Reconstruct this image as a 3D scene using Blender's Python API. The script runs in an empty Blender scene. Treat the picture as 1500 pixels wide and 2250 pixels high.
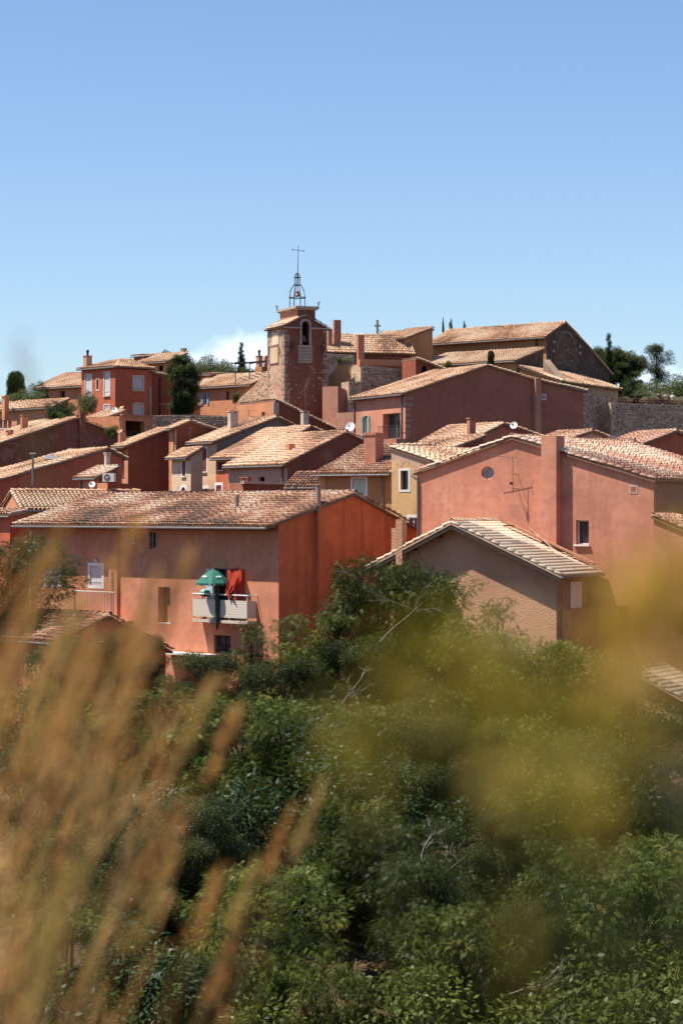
import bpy, bmesh, math, random
import numpy as np
from mathutils import Vector, Matrix, noise
from mathutils.geometry import delaunay_2d_cdt

# ------------------------------------------------------------------ camera, sky, sun, exposure
SC = bpy.context.scene
COL = SC.collection
F = 5000.0; CX = 750.0; CY = 1125.0; ZC = 30.0      # focal length in photo pixels, eye height
cam = bpy.data.cameras.new('camera'); camo = bpy.data.objects.new('camera', cam); COL.objects.link(camo)
camo.location = (0, 0, ZC); camo.rotation_euler = (math.radians(90), 0, 0)
cam.sensor_fit = 'HORIZONTAL'; cam.sensor_width = 14.9; cam.lens = F / 1500 * 14.9
cam.clip_start = 0.05; cam.clip_end = 6000
cam.dof.use_dof = True; cam.dof.focus_distance = 135; cam.dof.aperture_fstop = 4.4
SC.camera = camo

SUN_AZ = math.radians(188); SUN_EL = math.radians(63)   # direction to the sun, angle from +X counter-clockwise
S = Vector((math.cos(SUN_AZ) * math.cos(SUN_EL), math.sin(SUN_AZ) * math.cos(SUN_EL), math.sin(SUN_EL)))
sl = bpy.data.lights.new('sun', 'SUN'); sl.energy = 5.0; sl.angle = math.radians(0.55); sl.color = (1.0, 0.94, 0.84)
so = bpy.data.objects.new('sun', sl); COL.objects.link(so); so.rotation_euler = S.to_track_quat('Z', 'Y').to_euler()
so.location = (-60, 60, 120)

W = bpy.data.worlds.new('World'); SC.world = W; W.use_nodes = True
nt = W.node_tree; N = nt.nodes; L = nt.links
bg = N['Background']
sky = N.new('ShaderNodeTexSky'); sky.sky_type = 'NISHITA'; sky.sun_disc = False
sky.sun_elevation = SUN_EL; sky.sun_rotation = math.atan2(S.x, S.y)
sky.altitude = 300; sky.air_density = 1.0; sky.dust_density = 0.35; sky.ozone_density = 1.1
# a small fair-weather cumulus low over the ridge
tc = N.new('ShaderNodeTexCoord')
def vm(op, a, b=None):
    n = N.new('ShaderNodeVectorMath'); n.operation = op
    for i, x in enumerate((a, b)):
        if x is None: continue
        if isinstance(x, (tuple, Vector)): n.inputs[i].default_value = x
        else: L.new(x, n.inputs[i])
    return n
def sm(op, a, b=None, c=None, clamp=False):
    n = N.new('ShaderNodeMath'); n.operation = op; n.use_clamp = clamp
    for i, x in enumerate((a, b, c)):
        if x is None: continue
        if isinstance(x, (int, float)): n.inputs[i].default_value = x
        else: L.new(x, n.inputs[i])
    return n.outputs[0]
cloud = None
for (px, py, wx, wz, amt) in ((535, 790, 95, 62, 1.0), (470, 812, 90, 40, .9), (1440, 850, 130, 60, .75)):
    c = Vector(((px - CX) / F, 1, (CY - py) / F)).normalized()
    d = vm('SUBTRACT', tc.outputs['Generated'], tuple(c))
    s_ = vm('MULTIPLY', d.outputs[0], (F / wx, 6.0, F / wz))
    ln = vm('LENGTH', s_.outputs[0])
    nz = N.new('ShaderNodeTexNoise'); nz.inputs['Scale'].default_value = 85; nz.inputs['Detail'].default_value = 6
    L.new(tc.outputs['Generated'], nz.inputs['Vector'])
    k = sm('MULTIPLY_ADD', nz.outputs['Fac'], 1.5, -.75)
    r = sm('ADD', ln.outputs['Value'], k)
    m = sm('MULTIPLY', sm('SMOOTH_MIN', sm('MULTIPLY', sm('SUBTRACT', 1.05, r), 1.6, clamp=True), 1.0, .2, clamp=True), amt)
    cloud = m if cloud is None else sm('MAXIMUM', cloud, m)
mixc = N.new('ShaderNodeMix'); mixc.data_type = 'RGBA'
L.new(cloud, mixc.inputs['Factor']); L.new(sky.outputs[0], mixc.inputs[6]); mixc.inputs[7].default_value = (9.0, 9.3, 9.8, 1)
wb = N.new('ShaderNodeMix'); wb.data_type = 'RGBA'; wb.blend_type = 'MULTIPLY'; wb.inputs['Factor'].default_value = 1; wb.inputs[7].default_value = (.86, .968, 1.13, 1)
L.new(mixc.outputs[2], wb.inputs[6]); L.new(wb.outputs[2], bg.inputs['Color']); bg.inputs['Strength'].default_value = 0.088

SC.view_settings.view_transform = 'Standard'; SC.view_settings.look = 'None'
SC.view_settings.exposure = 0.63; SC.view_settings.gamma = 1.0; SC.view_settings.use_curve_mapping = False
SC.render.engine = 'CYCLES'
SC.cycles.use_denoising = True
SC.cycles.max_bounces = 6; SC.cycles.diffuse_bounces = 4; SC.cycles.glossy_bounces = 2
SC.cycles.transmission_bounces = 4; SC.cycles.transparent_max_bounces = 8
SC.cycles.caustics_reflective = False; SC.cycles.caustics_refractive = False

# ------------------------------------------------------------------ helpers
R = random.Random(7)
def P(px, py, d): return Vector(((px - CX) / F * d, d, ZC + (CY - py) / F * d))
GZ = [(-200, 10), (-30, 1), (0, -1.35), (3, -2.6), (9, -5.4), (48, -19), (58, -19.6), (72, -16), (90, -13), (105, -10.8), (120, -8), (150, -6),
      (172, -3.6), (181, -1.5), (190, 3.2), (200, 6.0), (215, 8.2), (226, 9.9), (232, 10.4), (262, 10.5), (330, 0), (480, -30), (900, -60), (4000, -120)]
def gz(x, y):
    for (a, za), (b, zb) in zip(GZ, GZ[1:]):
        if a <= y <= b:
            k = (y - a) / (b - a); z = za + (zb - za) * k; break
    else: z = GZ[-1][1]
    far = min(1, max(0, (y - 5) / 30))
    k = min(1, max(0, (x - 16) / 10)) * min(1, max(0, (y - 140) / 20)) * min(1, max(0, (229 - y) / 3)); z -= 5 * k
    return ZC + z + far * 0.7 * noise.noise(Vector((x * .09, y * .09, 3.1))) + far * .18 * noise.noise(Vector((x * .5, y * .5, 1.1)))

def tag(o, label=None, cat=None, group=None, kind=None):
    for k, v in (('label', label), ('category', cat), ('group', group), ('kind', kind)):
        if v: o[k] = v
    return o
def origin(o):
    p = Vector((0, 0, 0))
    while o is not None: p = p + o.location; o = o.parent
    return p
def empty(name, loc, label=None, cat=None, group=None):
    o = bpy.data.objects.new(name, None); COL.objects.link(o); o.location = loc; o.empty_display_size = .3
    return tag(o, label, cat, group, 'thing' if cat else None)
def link(name, me, mat=None, parent=None):
    o = bpy.data.objects.new(name, me); COL.objects.link(o)
    if mat is not None and not me.materials: me.materials.append(mat)
    if parent is not None: o.parent = parent
    return o
class MB:
    def __init__(s): s.v = []; s.f = []
    def add(s, vs, fs):
        o = len(s.v); s.v += [Vector(p) for p in vs]; s.f += [tuple(i + o for i in f) for f in fs]
    def box(s, c, a, b, h):
        c = Vector(c); a = Vector(a); b = Vector(b); h = Vector(h)
        vs = [c + a * i + b * j + h * k for k in (-1, 1) for j in (-1, 1) for i in (-1, 1)]
        s.add(vs, [(0, 2, 3, 1), (4, 5, 7, 6), (0, 1, 5, 4), (2, 6, 7, 3), (0, 4, 6, 2), (1, 3, 7, 5)])
    def frustum(s, c0, c1, a, b, k):
        vs = [Vector(c0) + Vector(a) * i + Vector(b) * j for i, j in ((-1, -1), (1, -1), (1, 1), (-1, 1))] + \
             [Vector(c1) + Vector(a) * i * k + Vector(b) * j * k for i, j in ((-1, -1), (1, -1), (1, 1), (-1, 1))]
        s.add(vs, [(3, 2, 1, 0), (4, 5, 6, 7), (0, 1, 5, 4), (1, 2, 6, 5), (2, 3, 7, 6), (3, 0, 4, 7)])
    def tube(s, pts, r, n=6, cap=True):
        pts = [Vector(p) for p in pts]
        if isinstance(r, (int, float)): r = [r] * len(pts)
        prev = None; rings = []; o = len(s.v)
        for i, p in enumerate(pts):
            t = (pts[min(i + 1, len(pts) - 1)] - pts[max(i - 1, 0)])
            t = t.normalized() if t.length > 1e-9 else Vector((0, 0, 1))
            a = prev - t * prev.dot(t) if prev is not None else t.orthogonal()
            if a.length < 1e-6: a = t.orthogonal()
            a.normalize(); b = t.cross(a); prev = a
            for k in range(n):
                w = 2 * math.pi * k / n
                s.v.append(p + (a * math.cos(w) + b * math.sin(w)) * r[i])
        for i in range(len(pts) - 1):
            for k in range(n):
                s.f.append((o + i * n + k, o + i * n + (k + 1) % n, o + (i + 1) * n + (k + 1) % n, o + (i + 1) * n + k))
        if cap:
            s.f.append(tuple(o + k for k in range(n))[::-1]); m = o + (len(pts) - 1) * n
            s.f.append(tuple(m + k for k in range(n)))
    def ico(s, c, r, sub=1, sq=(1, 1, 1), jit=0):
        bm = bmesh.new(); bmesh.ops.create_icosphere(bm, subdivisions=sub, radius=1)
        vs = [Vector(c) + Vector((v.co.x * sq[0], v.co.y * sq[1], v.co.z * sq[2])) * r * (1 + jit * R.uniform(-1, 1)) for v in bm.verts]
        s.add(vs, [tuple(v.index for v in f.verts) for f in bm.faces]); bm.free()
    def build(s, name, mat, parent=None, smooth=False):
        o0 = origin(parent)
        me = bpy.data.meshes.new(name); me.from_pydata([tuple(p - o0) for p in s.v], [], s.f); me.update()
        if smooth: me.polygons.foreach_set('use_smooth', [True] * len(me.polygons))
        return link(name, me, mat, parent)
def mesh_np(name, V, Fc, tint=None):
    me = bpy.data.meshes.new(name); V = np.asarray(V, np.float32); Fc = np.asarray(Fc, np.int32)
    n, k = Fc.shape
    me.vertices.add(len(V)); me.vertices.foreach_set('co', V.ravel())
    me.loops.add(n * k); me.loops.foreach_set('vertex_index', Fc.ravel())
    me.polygons.add(n); me.polygons.foreach_set('loop_start', np.arange(0, n * k, k, dtype=np.int32))
    me.update(calc_edges=True)
    if tint is not None:
        a = me.attributes.new('tint', 'FLOAT', 'FACE'); a.data.foreach_set('value', np.asarray(tint, np.float32))
    return me

# ------------------------------------------------------------------ materials
MATS = {}
class NT:
    def __init__(s, name):
        s.m = bpy.data.materials.new(name); s.m.use_nodes = True; s.t = s.m.node_tree; s.n = s.t.nodes
        s.b = s.n['Principled BSDF']; s.out = s.n['Material Output']
        s.tc = s.n.new('ShaderNodeTexCoord')
    def lk(s, a, b): s.t.links.new(a, b)
    def noise(s, scale, detail=4, rough=.55, vec=None, stretch=None):
        n = s.n.new('ShaderNodeTexNoise'); n.inputs['Scale'].default_value = scale; n.inputs['Detail'].default_value = detail
        n.inputs['Roughness'].default_value = rough; v = vec or s.tc.outputs['Object']
        if stretch:
            mp = s.n.new('ShaderNodeMapping'); mp.inputs['Scale'].default_value = stretch; s.lk(v, mp.inputs['Vector']); v = mp.outputs[0]
        s.lk(v, n.inputs['Vector']); return n.outputs['Fac']
    def ramp(s, fac, stops):
        r = s.n.new('ShaderNodeValToRGB'); e = r.color_ramp.elements
        while len(e) < len(stops): e.new(.5)
        for x, (p, c) in zip(e, stops): x.position = p; x.color = (*c, 1) if len(c) == 3 else c
        s.lk(fac, r.inputs[0]); return r.outputs[0]
    def mix(s, fac, a, b, blend='MIX'):
        m = s.n.new('ShaderNodeMix'); m.data_type = 'RGBA'; m.blend_type = blend
        for k, x in ((0, fac), (6, a), (7, b)):
            if isinstance(x, (int, float)): m.inputs[k].default_value = x
            elif isinstance(x, tuple): m.inputs[k].default_value = (*x, 1)
            else: s.lk(x, m.inputs[k])
        return m.outputs[2]
    def math(s, op, a, b, clamp=False):
        n = s.n.new('ShaderNodeMath'); n.operation = op; n.use_clamp = clamp
        for k, x in enumerate((a, b)):
            if isinstance(x, (int, float)): n.inputs[k].default_value = x
            else: s.lk(x, n.inputs[k])
        return n.outputs[0]
    def attr(s, name):
        a = s.n.new('ShaderNodeAttribute'); a.attribute_name = name; return a.outputs['Fac']
    def bump(s, h, strength, dist):
        b = s.n.new('ShaderNodeBump'); b.inputs['Strength'].default_value = strength; b.inputs['Distance'].default_value = dist
        s.lk(h, b.inputs['Height']); s.lk(b.outputs[0], s.b.inputs['Normal'])
    def set(s, col=None, rough=.85, spec=.2, metal=0):
        if col is not None:
            if isinstance(col, tuple): s.b.inputs['Base Color'].default_value = (*col, 1)
            else: s.lk(col, s.b.inputs['Base Color'])
        s.b.inputs['Roughness'].default_value = rough; s.b.inputs['Metallic'].default_value = metal
        s.b.inputs['Specular IOR Level'].default_value = spec
        return s.m
def sc(c, k): return tuple(min(1, x * k) for x in c)
def plaster(name, c, var=.22, stain=.35, light=None, rough=.9, bump=.24, patch=None, seed=0):
    if name in MATS: return MATS[name]
    n = NT(name)
    big = n.noise(.45, 5, .6, stretch=(1, 1, 1)); mid = n.noise(2.3, 5, .65)
    col = n.ramp(big, [(.3, sc(c, 1 - var)), (.5, c), (.72, light or sc(c, 1 + var))])
    col = n.mix(n.ramp(mid, [(.42, (0, 0, 0)), (.75, (1, 1, 1))]), col, sc(c, .8))
    streak = n.noise(1.0, 4, .6, stretch=(2.6, 2.6, .16))
    sf = n.math('MULTIPLY', n.ramp(streak, [(.5, (0, 0, 0)), (.75, (1, 1, 1))]), stain)
    col = n.mix(sf, col, sc((c[0] * .56, c[1] * .62, c[2] * .68), .8))
    if patch:
        pn = n.noise(.8, 6, .7); col = n.mix(n.ramp(pn, [(.54, (0, 0, 0)), (.58, (1, 1, 1))]), col, patch)
    rep = n.noise(.33, 2, .4, stretch=(1, 1, 1.6)); col = n.mix(n.math('MULTIPLY', n.ramp(rep, [(.56, (0, 0, 0)), (.60, (1, 1, 1))]), .35), col, sc(c, 1.22))
    vo = n.n.new('ShaderNodeTexVoronoi'); vo.feature = 'DISTANCE_TO_EDGE'; vo.inputs['Scale'].default_value = .55
    wv_ = n.n.new('ShaderNodeVectorMath'); wv_.operation = 'ADD'; nzv = n.n.new('ShaderNodeTexNoise'); nzv.inputs['Scale'].default_value = 1.6; n.lk(n.tc.outputs['Object'], nzv.inputs['Vector'])
    n.lk(n.tc.outputs['Object'], wv_.inputs[0]); n.lk(nzv.outputs['Color'], wv_.inputs[1]); n.lk(wv_.outputs[0], vo.inputs['Vector'])
    col = n.mix(n.math('MULTIPLY', n.ramp(vo.outputs['Distance'], [(.0, (1, 1, 1)), (.012, (0, 0, 0))]), .22), col, sc(c, .5))
    fine = n.noise(26, 3, .6)
    col = n.mix(n.math('MULTIPLY', fine, .16), col, sc(c, 1.35))
    n.bump(n.math('ADD', n.math('MULTIPLY', mid, 2.2), n.math('MULTIPLY', fine, .5)), bump, .05)
    MATS[name] = n.set(col, rough, .15); return MATS[name]
def simple(name, c, rough=.6, spec=.3, metal=0, var=.15, scale=6):
    if name in MATS: return MATS[name]
    n = NT(name); f = n.noise(scale, 4, .6)
    col = n.ramp(f, [(.3, sc(c, 1 - var)), (.7, sc(c, 1 + var))])
    MATS[name] = n.set(col, rough, spec, metal); return MATS[name]
def tilemat(name, stops, lichen=.5):
    if name in MATS: return MATS[name]
    n = NT(name); t = n.attr('tint')
    col = n.ramp(t, stops)
    g = n.noise(9, 5, .7); col = n.mix(n.math('MULTIPLY', n.ramp(g, [(.45, (0, 0, 0)), (.7, (1, 1, 1))]), lichen), col, (.16, .125, .10))
    b = n.noise(.7, 4, .6); col = n.mix(n.ramp(b, [(.45, (0, 0, 0)), (.8, (.55, .55, .55))]), col, (.36, .20, .13))
    n.bump(n.noise(30, 3), .25, .02)
    MATS[name] = n.set(col, .88, .15); return MATS[name]
TILE_OLD = [(0, (.085, .058, .045)), (.2, (.17, .095, .065)), (.4, (.31, .14, .085)), (.6, (.41, .22, .14)), (.8, (.50, .33, .22)), (1, (.60, .46, .35))]
TILE_PALE = [(0, (.20, .115, .075)), (.22, (.40, .21, .125)), (.45, (.53, .32, .195)), (.7, (.60, .40, .255)), (.88, (.63, .45, .30)), (1, (.67, .51, .36))]
TILE_NEW = [(0, (.58, .39, .25)), (.5, (.67, .48, .33)), (1, (.74, .56, .40))]
TILE_PINK = [(0, (.28, .14, .095)), (.3, (.45, .22, .15)), (.6, (.55, .32, .22)), (.85, (.62, .42, .30)), (1, (.68, .52, .39))]
def T_old(): return tilemat('tiles_weathered', TILE_OLD, .6)
def T_pale(): return tilemat('tiles_pale', TILE_PALE, .32)
def T_new(): return tilemat('tiles_new', TILE_NEW, .08)
def T_pink(): return tilemat('tiles_pink', TILE_PINK, .3)
def M_wood(): return simple('dark_wood', (.06, .042, .032), .8, .2)
def M_under(): return simple('roof_underside', (.22, .13, .088), .9, .1)
def M_zinc(): return simple('zinc', (.17, .15, .14), .6, .3, .2)
def M_white(): return simple('white_paint', (.74, .71, .66), .6, .3, 0, .05)
def M_shut(): return simple('pale_grey_shutter', (.60, .58, .60), .7, .2, 0, .1)
def M_iron(): return simple('wrought_iron', (.035, .028, .026), .7, .3)
def M_glass():
    if 'glass' in MATS: return MATS['glass']
    n = NT('glass'); MATS['glass'] = n.set((.03, .035, .045), .08, .6); return MATS['glass']
def M_stone(): return plaster('pale_stone', (.42, .35, .28), .3, .5, bump=.6)
def M_cement(): return plaster('grey_cement', (.30, .24, .20), .2, .4)
def leafmat(name, stops, transl=.35, tcol=(.16, .20, .02), spec=.17):
    if name in MATS: return MATS[name]
    n = NT(name); col = n.ramp(n.attr('tint'), stops)
    n.set(col, .42, spec)
    tr = n.n.new('ShaderNodeBsdfTranslucent'); n.lk(n.mix(.5, col, tcol), tr.inputs['Color'])
    mx = n.n.new('ShaderNodeMixShader'); mx.inputs[0].default_value = transl
    n.lk(n.b.outputs[0], mx.inputs[1]); n.lk(tr.outputs[0], mx.inputs[2]); n.lk(mx.outputs[0], n.out.inputs['Surface'])
    MATS[name] = n.m; return n.m

# ------------------------------------------------------------------ canal tile fields
TILE_T = []   # a tapered half pipe, wide end down-slope: local x across, y up-slope, z out of the roof
for y, r, z in ((0, .092, .045), (1, .072, .0)):
    for k in range(5):
        w = math.pi * k / 4
        TILE_T.append((math.cos(w) * r, y, math.sin(w) * r * 1.0 + z))
TILE_T = np.array(TILE_T); TILE_FLAT = TILE_T.copy(); TILE_FLAT[:5, 2] = (TILE_T[:5, 2] - .045) * .85 + .022; TILE_FLAT[5:, 2] *= .85; TILE_F = np.array([(k, k + 1, k + 6, k + 5) for k in range(4)])
def tile_variants(mat, length, n=10, ww=1.0, flat=False):
    key = ('tv', mat.name, round(length, 3), ww, flat)
    if key in MATS: return MATS[key]
    out = []
    for i in range(n):
        V = (TILE_FLAT if flat else TILE_T).copy(); V[:, 1] *= length; V[:, 0] *= ww
        lip = V[:5].copy(); zb = lip[0, 2]; lip[:, 0] *= .84; lip[:, 2] = (lip[:, 2] - zb) * .82 + zb; lip[:, 1] += .004     # thickness at the lower end
        V = np.vstack([V, lip]); Fc = np.vstack([TILE_F, [(k + 10, k + 11, k + 1, k) for k in range(4)]])
        me = mesh_np('roof_tile', V, Fc, [(i + .5) / n] * len(Fc)); me.materials.append(mat); out.append(me)
    MATS[key] = out; return out
def tint_at(p, seed=0):
    return .52 + .75 * noise.noise(Vector((p[0] * .33 + seed, p[1] * .33, p[2] * .5))) + .3 * noise.noise(Vector((p[0] * 1.3, p[1] * 1.3, p[2] * 1.3))) + R.gauss(0, .13)
def tiles(roof, o, e, s, width, length, mat, sp=.215, rl=.36, ind=0, jit=1.0, ww=1.0, flat=False):
    """o: lower corner, e: unit along the eave, s: unit up-slope. ind: how many of the nearest tiles become objects."""
    o = Vector(o); e = Vector(e); s = Vector(s); n = e.cross(s)
    if n.z < 0: n = -n
    off = origin(roof); nc = max(2, int(round(width / sp))); nr = max(1, int(math.ceil(length / rl)))
    spots = []
    for c in range(nc):
        x = (c + .5) * width / nc; y0 = R.uniform(-.08, .08) * (jit if jit > .4 else 0)
        for r in range(nr):
            y = r * rl - .05 + R.uniform(-.03, .03) * jit + (y0 if r else 0)
            ln = min(rl * 1.25, length - y + .04)
            if ln < .1: continue
            p = o + e * (x + R.uniform(-.012, .012) * jit) + s * y + n * (.012 + .05 * (1 + noise.noise(o + e * x * .45 + s * y * .45)) * jit + .028 * min(1, r))
            a = R.gauss(0, .035) * jit
            spots.append((p, a, ln, min(.999, max(0, tint_at(p)))))
    single = set()
    if ind:
        order = sorted(range(len(spots)), key=lambda i: spots[i][0].length)
        single = set(order[:ind])
        var = tile_variants(mat, rl * 1.25, ww=ww, flat=flat)
        base = Matrix((e if e.cross(s).dot(n) > 0 else -e, s, n)).transposed().to_4x4()
        for i in single:
            p, a, ln, t = spots[i]
            ob = bpy.data.objects.new('roof_tile', var[int(t * len(var))]); COL.objects.link(ob); ob.parent = roof
            ob.matrix_local = Matrix.Translation(p - off) @ base @ Matrix.Rotation(a, 4, 'Z') @ Matrix.Diagonal((1, ln / (rl * 1.25), 1, 1))
    rest = [q for i, q in enumerate(spots) if i not in single]
    if not rest: return
    K = len(rest); V = np.zeros((K, 10, 3))
    E, Sx, Nn = np.array(e), np.array(s), np.array(n)
    Pp = np.array([q[0] - off for q in rest]); A = np.array([q[1] for q in rest])[:, None]; LN = np.array([q[2] for q in rest])[:, None]
    TT = TILE_FLAT if flat else TILE_T; tx = TT[None, :, 0] * ww; ty = TT[None, :, 1] * LN; tz = np.repeat(TT[None, :, 2], K, 0)
    X = tx * np.cos(A) - ty * np.sin(A); Y = tx * np.sin(A) + ty * np.cos(A)
    V = Pp[:, None, :] + X[..., None] * E + Y[..., None] * Sx + tz[..., None] * Nn
    Fc = (np.arange(K)[:, None, None] * 10 + TILE_F[None]).reshape(-1, 4)
    me = mesh_np('tile_field', V.reshape(-1, 3), Fc, np.repeat([q[3] for q in rest], 4))
    ob = link('tile_field', me, mat, roof); ob['kind'] = 'stuff'
def cap_tiles(roof, a, b, up, mat, rl=.42, r=.11, ind=True, name='ridge_tile'):
    """a row of half-round cap tiles from a to b (ridges and verges)"""
    a = Vector(a); b = Vector(b); d = (b - a); L_ = d.length; d.normalize(); e = Vector(up).cross(d).normalized(); u = d.cross(e)
    k = max(1, int(L_ / rl)); off = origin(roof)
    if ind:
        var = tile_variants(mat, rl * 1.12, ww=r / .08)
        base = Matrix((e, d, u)).transposed().to_4x4()
        for i in range(k):
            p = a + d * (i * L_ / k) + u * (R.uniform(0, .02) + .03 + .05 * noise.noise(a + d * i * .3)); t = min(.999, max(0, tint_at(p) + .1))
            ob = bpy.data.objects.new(name, var[int(t * len(var))]); COL.objects.link(ob); ob.parent = roof
            ob.matrix_local = Matrix.Translation(p - off) @ base @ Matrix.Rotation(R.gauss(0, .02), 4, 'Z') @ Matrix.Diagonal((1, L_ / k / rl, 1, 1))
    else:
        Vs = []; T = []
        for i in range(k):
            p = a + d * (i * L_ / k) + u * (R.uniform(0, .02) + .03 + .06 * noise.noise(a + d * i * .3))
            for q in TILE_T: Vs.append(p - off + e * float(q[0]) * r / .08 + d * float(q[1]) * L_ / k * 1.1 + u * float(q[2]))
            T += [min(.999, max(0, tint_at(p) + .1))] * 4
        Fc = (np.arange(k)[:, None, None] * 10 + TILE_F[None]).reshape(-1, 4)
        ob = link('ridge_row', mesh_np('ridge_row', np.array(Vs), Fc, T), mat, roof); ob['kind'] = 'stuff'
# ------------------------------------------------------------------ houses
def pin(p, poly):
    x, y = p; r = False; j = len(poly) - 1
    for i in range(len(poly)):
        xi, yi = poly[i]; xj, yj = poly[j]
        if (yi > y) != (yj > y) and x < (xj - xi) * (y - yi) / (yj - yi) + xi: r = not r
        j = i
    return r
UP = Vector((0, 0, 1))
class House:
    """A block with a near corner B, a left wall running back-left (u) and a right wall running back-right (v).
    prof: top profile of the gable wall from B outwards; side says which wall that is; end closes the other wall."""
    def __init__(s, name, label, B, t, prof, end, side='V', base=None, cat='house', wu=None, wv=None, group=None, root=None):
        t = math.radians(t); s.t = t; s.side = side
        s.b = P(*B); s.u = Vector((-math.cos(t), math.sin(t), 0)); s.v = Vector((math.sin(t), math.cos(t), 0))
        main = s.v if side == 'V' else s.u; oth = s.u if side == 'V' else s.v
        s.prof = [(0.0, s.b.z)]
        for (px, py) in prof:
            c = s.solve(main, px); y = s.b.y + main.y * c
            s.prof.append((c, ZC + (CY - py) / F * y))
        s.lm = s.prof[-1][0]; s.lo = end[0] if isinstance(end, tuple) else s.solve(oth, end)
        s.lenV, s.lenU = (s.lm, s.lo) if side == 'V' else (s.lo, s.lm)
        cs = [s.pt(i * s.lenU, j * s.lenV, 0) for i in (0, 1) for j in (0, 1)]
        s.base = min(gz(c.x, c.y) for c in cs) - .6 if base is None else ZC + base
        s.root = root or empty(name, Vector((s.b.x, s.b.y, s.base)), label, cat, group)
        s.wu, s.wv = wu, wv or wu; s.holes = {'U': [], 'V': []}
    def solve(s, d, px, off=Vector((0, 0, 0))):
        k = (px - CX) / F; o = s.b + off
        return (k * o.y - o.x) / (d.x - k * d.y)
    def pt(s, cu, cv, z): 
        p = s.b + s.u * cu + s.v * cv; return Vector((p.x, p.y, z))
    def nrm(s, side): return -s.v if side == 'U' else -s.u
    def dr(s, side): return s.u if side == 'U' else s.v
    def on(s, side, c, z, off=0):
        p = s.b + s.dr(side) * c + s.nrm(side) * off; return Vector((p.x, p.y, z))
    def loc(s, side, px, py, off=0):
        """pixel on a wall -> (c, z)"""
        d = s.dr(side); o = s.nrm(side) * off; c = s.solve(d, px, o); y = (s.b + o + d * c).y
        return c, ZC + (CY - py) / F * y
    def top(s, side, c):
        if side != s.side: return s.prof[0][1]
        for (a, za), (b, zb) in zip(s.prof, s.prof[1:]):
            if a - 1e-6 <= c <= b + 1e-6: return za + (zb - za) * (c - a) / (b - a)
        return s.prof[-1][1]
    def poly(s, side, x0, x1, y0, y1, arch=0):
        ca, _ = s.loc(side, x0, y0); cb, _ = s.loc(side, x1, y0); cm = (ca + cb) / 2
        y = (s.b + s.dr(side) * cm).y; z1 = ZC + (CY - y0) / F * y; z0 = ZC + (CY - y1) / F * y
        c0, c1 = min(ca, cb), max(ca, cb)
        if not arch: return [(c0, z0), (c1, z0), (c1, z1), (c0, z1)]
        h = arch * (c1 - c0) / 2; r = [(c0, z0), (c1, z0)]
        for k in range(9):
            w = math.pi * k / 8; r.append((cm + math.cos(w) * (c1 - c0) / 2, z1 - h + math.sin(w) * h))
        return r
    def ring(s, mb, side, poly, w, off0, off1, bottom=True):
        cx = sum(p[0] for p in poly) / len(poly); c0 = min(p[0] for p in poly); c1 = max(p[0] for p in poly)
        z0 = min(p[1] for p in poly); z1 = max(p[1] for p in poly)
        out = []
        for (c, z) in poly:
            fx = (c - (c0 + c1) / 2) / ((c1 - c0) / 2); fz = 1 if z > z0 + .6 * (z1 - z0) else (-1 if z < z0 + 1e-4 else 0)
            if len(poly) > 4 and fz == 1: fz = 1
            out.append((c + fx * w, z + (w * fz if not (fz == -1 and not bottom) else 0)))
        n = len(poly)
        a = [s.on(side, c, z, off1) for c, z in poly]; b = [s.on(side, c, z, off1) for c, z in out]
        d = [s.on(side, c, z, off0) for c, z in poly]; e = [s.on(side, c, z, off0) for c, z in out]
        fs = []
        for i in range(n):
            j = (i + 1) % n
            fs += [(i, j, n + j, n + i), (n + i, n + j, 3 * n + j, 3 * n + i), (i, 2 * n + i, 2 * n + j, j)]
        mb.add(a + b + d + e, fs)
    def planks(s, mb, side, c0, c1, z0, z1, off, w=.13, th=.03):
        k = max(1, int(round((c1 - c0) / w))); dw = (c1 - c0) / k
        for i in range(k):
            mb.box(s.on(side, c0 + (i + .5) * dw, (z0 + z1) / 2, off), s.dr(side) * (dw / 2 - .006), s.nrm(side) * th / 2, UP * (z1 - z0) / 2)
        for z in (z0 + .18 * (z1 - z0), z1 - .18 * (z1 - z0)):
            mb.box(s.on(side, (c0 + c1) / 2, z, off + th / 2 + .012), s.dr(side) * ((c1 - c0) / 2 - .02), s.nrm(side) * .012, UP * .045)
    def win(s, side, x0, x1, y0, y1, kind='glass', sur=None, sw=.14, sill=None, arch=0, depth=.2, mat=None, label=None, bars=0, cross=1):
        poly = s.poly(side, x0, x1, y0, y1, arch)
        s.holes[side].append((poly, depth))
        c0 = min(p[0] for p in poly); c1 = max(p[0] for p in poly); z0 = min(p[1] for p in poly); z1 = max(p[1] for p in poly)
        d = s.dr(side); n = s.nrm(side); cm = (c0 + c1) / 2; zm = (z0 + z1) / 2
        mb = MB(); fw = .05
        if kind in ('glass', 'open', 'closed'):
            for c in (c0 + fw / 2, c1 - fw / 2): mb.box(s.on(side, c, zm, -depth + .03), d * fw / 2, n * .03, UP * (z1 - z0) / 2)
            for z in (z0 + fw / 2, z1 - fw / 2): mb.box(s.on(side, cm, z, -depth + .031), d * ((c1 - c0) / 2 - fw), n * .03, UP * fw / 2)
            if cross: mb.box(s.on(side, cm, zm, -depth + .03), d * .03, n * .025, UP * ((z1 - z0) / 2 - fw))
        else:
            mb.box(s.on(side, cm, z0 + .015, -depth / 2), d * (c1 - c0) / 2, n * (depth / 2), UP * .015)
        w = mb.build('window', (mat if kind == 'glass' and mat else M_white()), s.root)
        if label: w['label'] = label
        if kind in ('glass', 'open'):
            mb = MB(); mb.box(s.on(side, cm, zm, -depth), d * ((c1 - c0) / 2), n * .006, UP * ((z1 - z0) / 2)); mb.build('pane', M_glass(), w)
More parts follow.
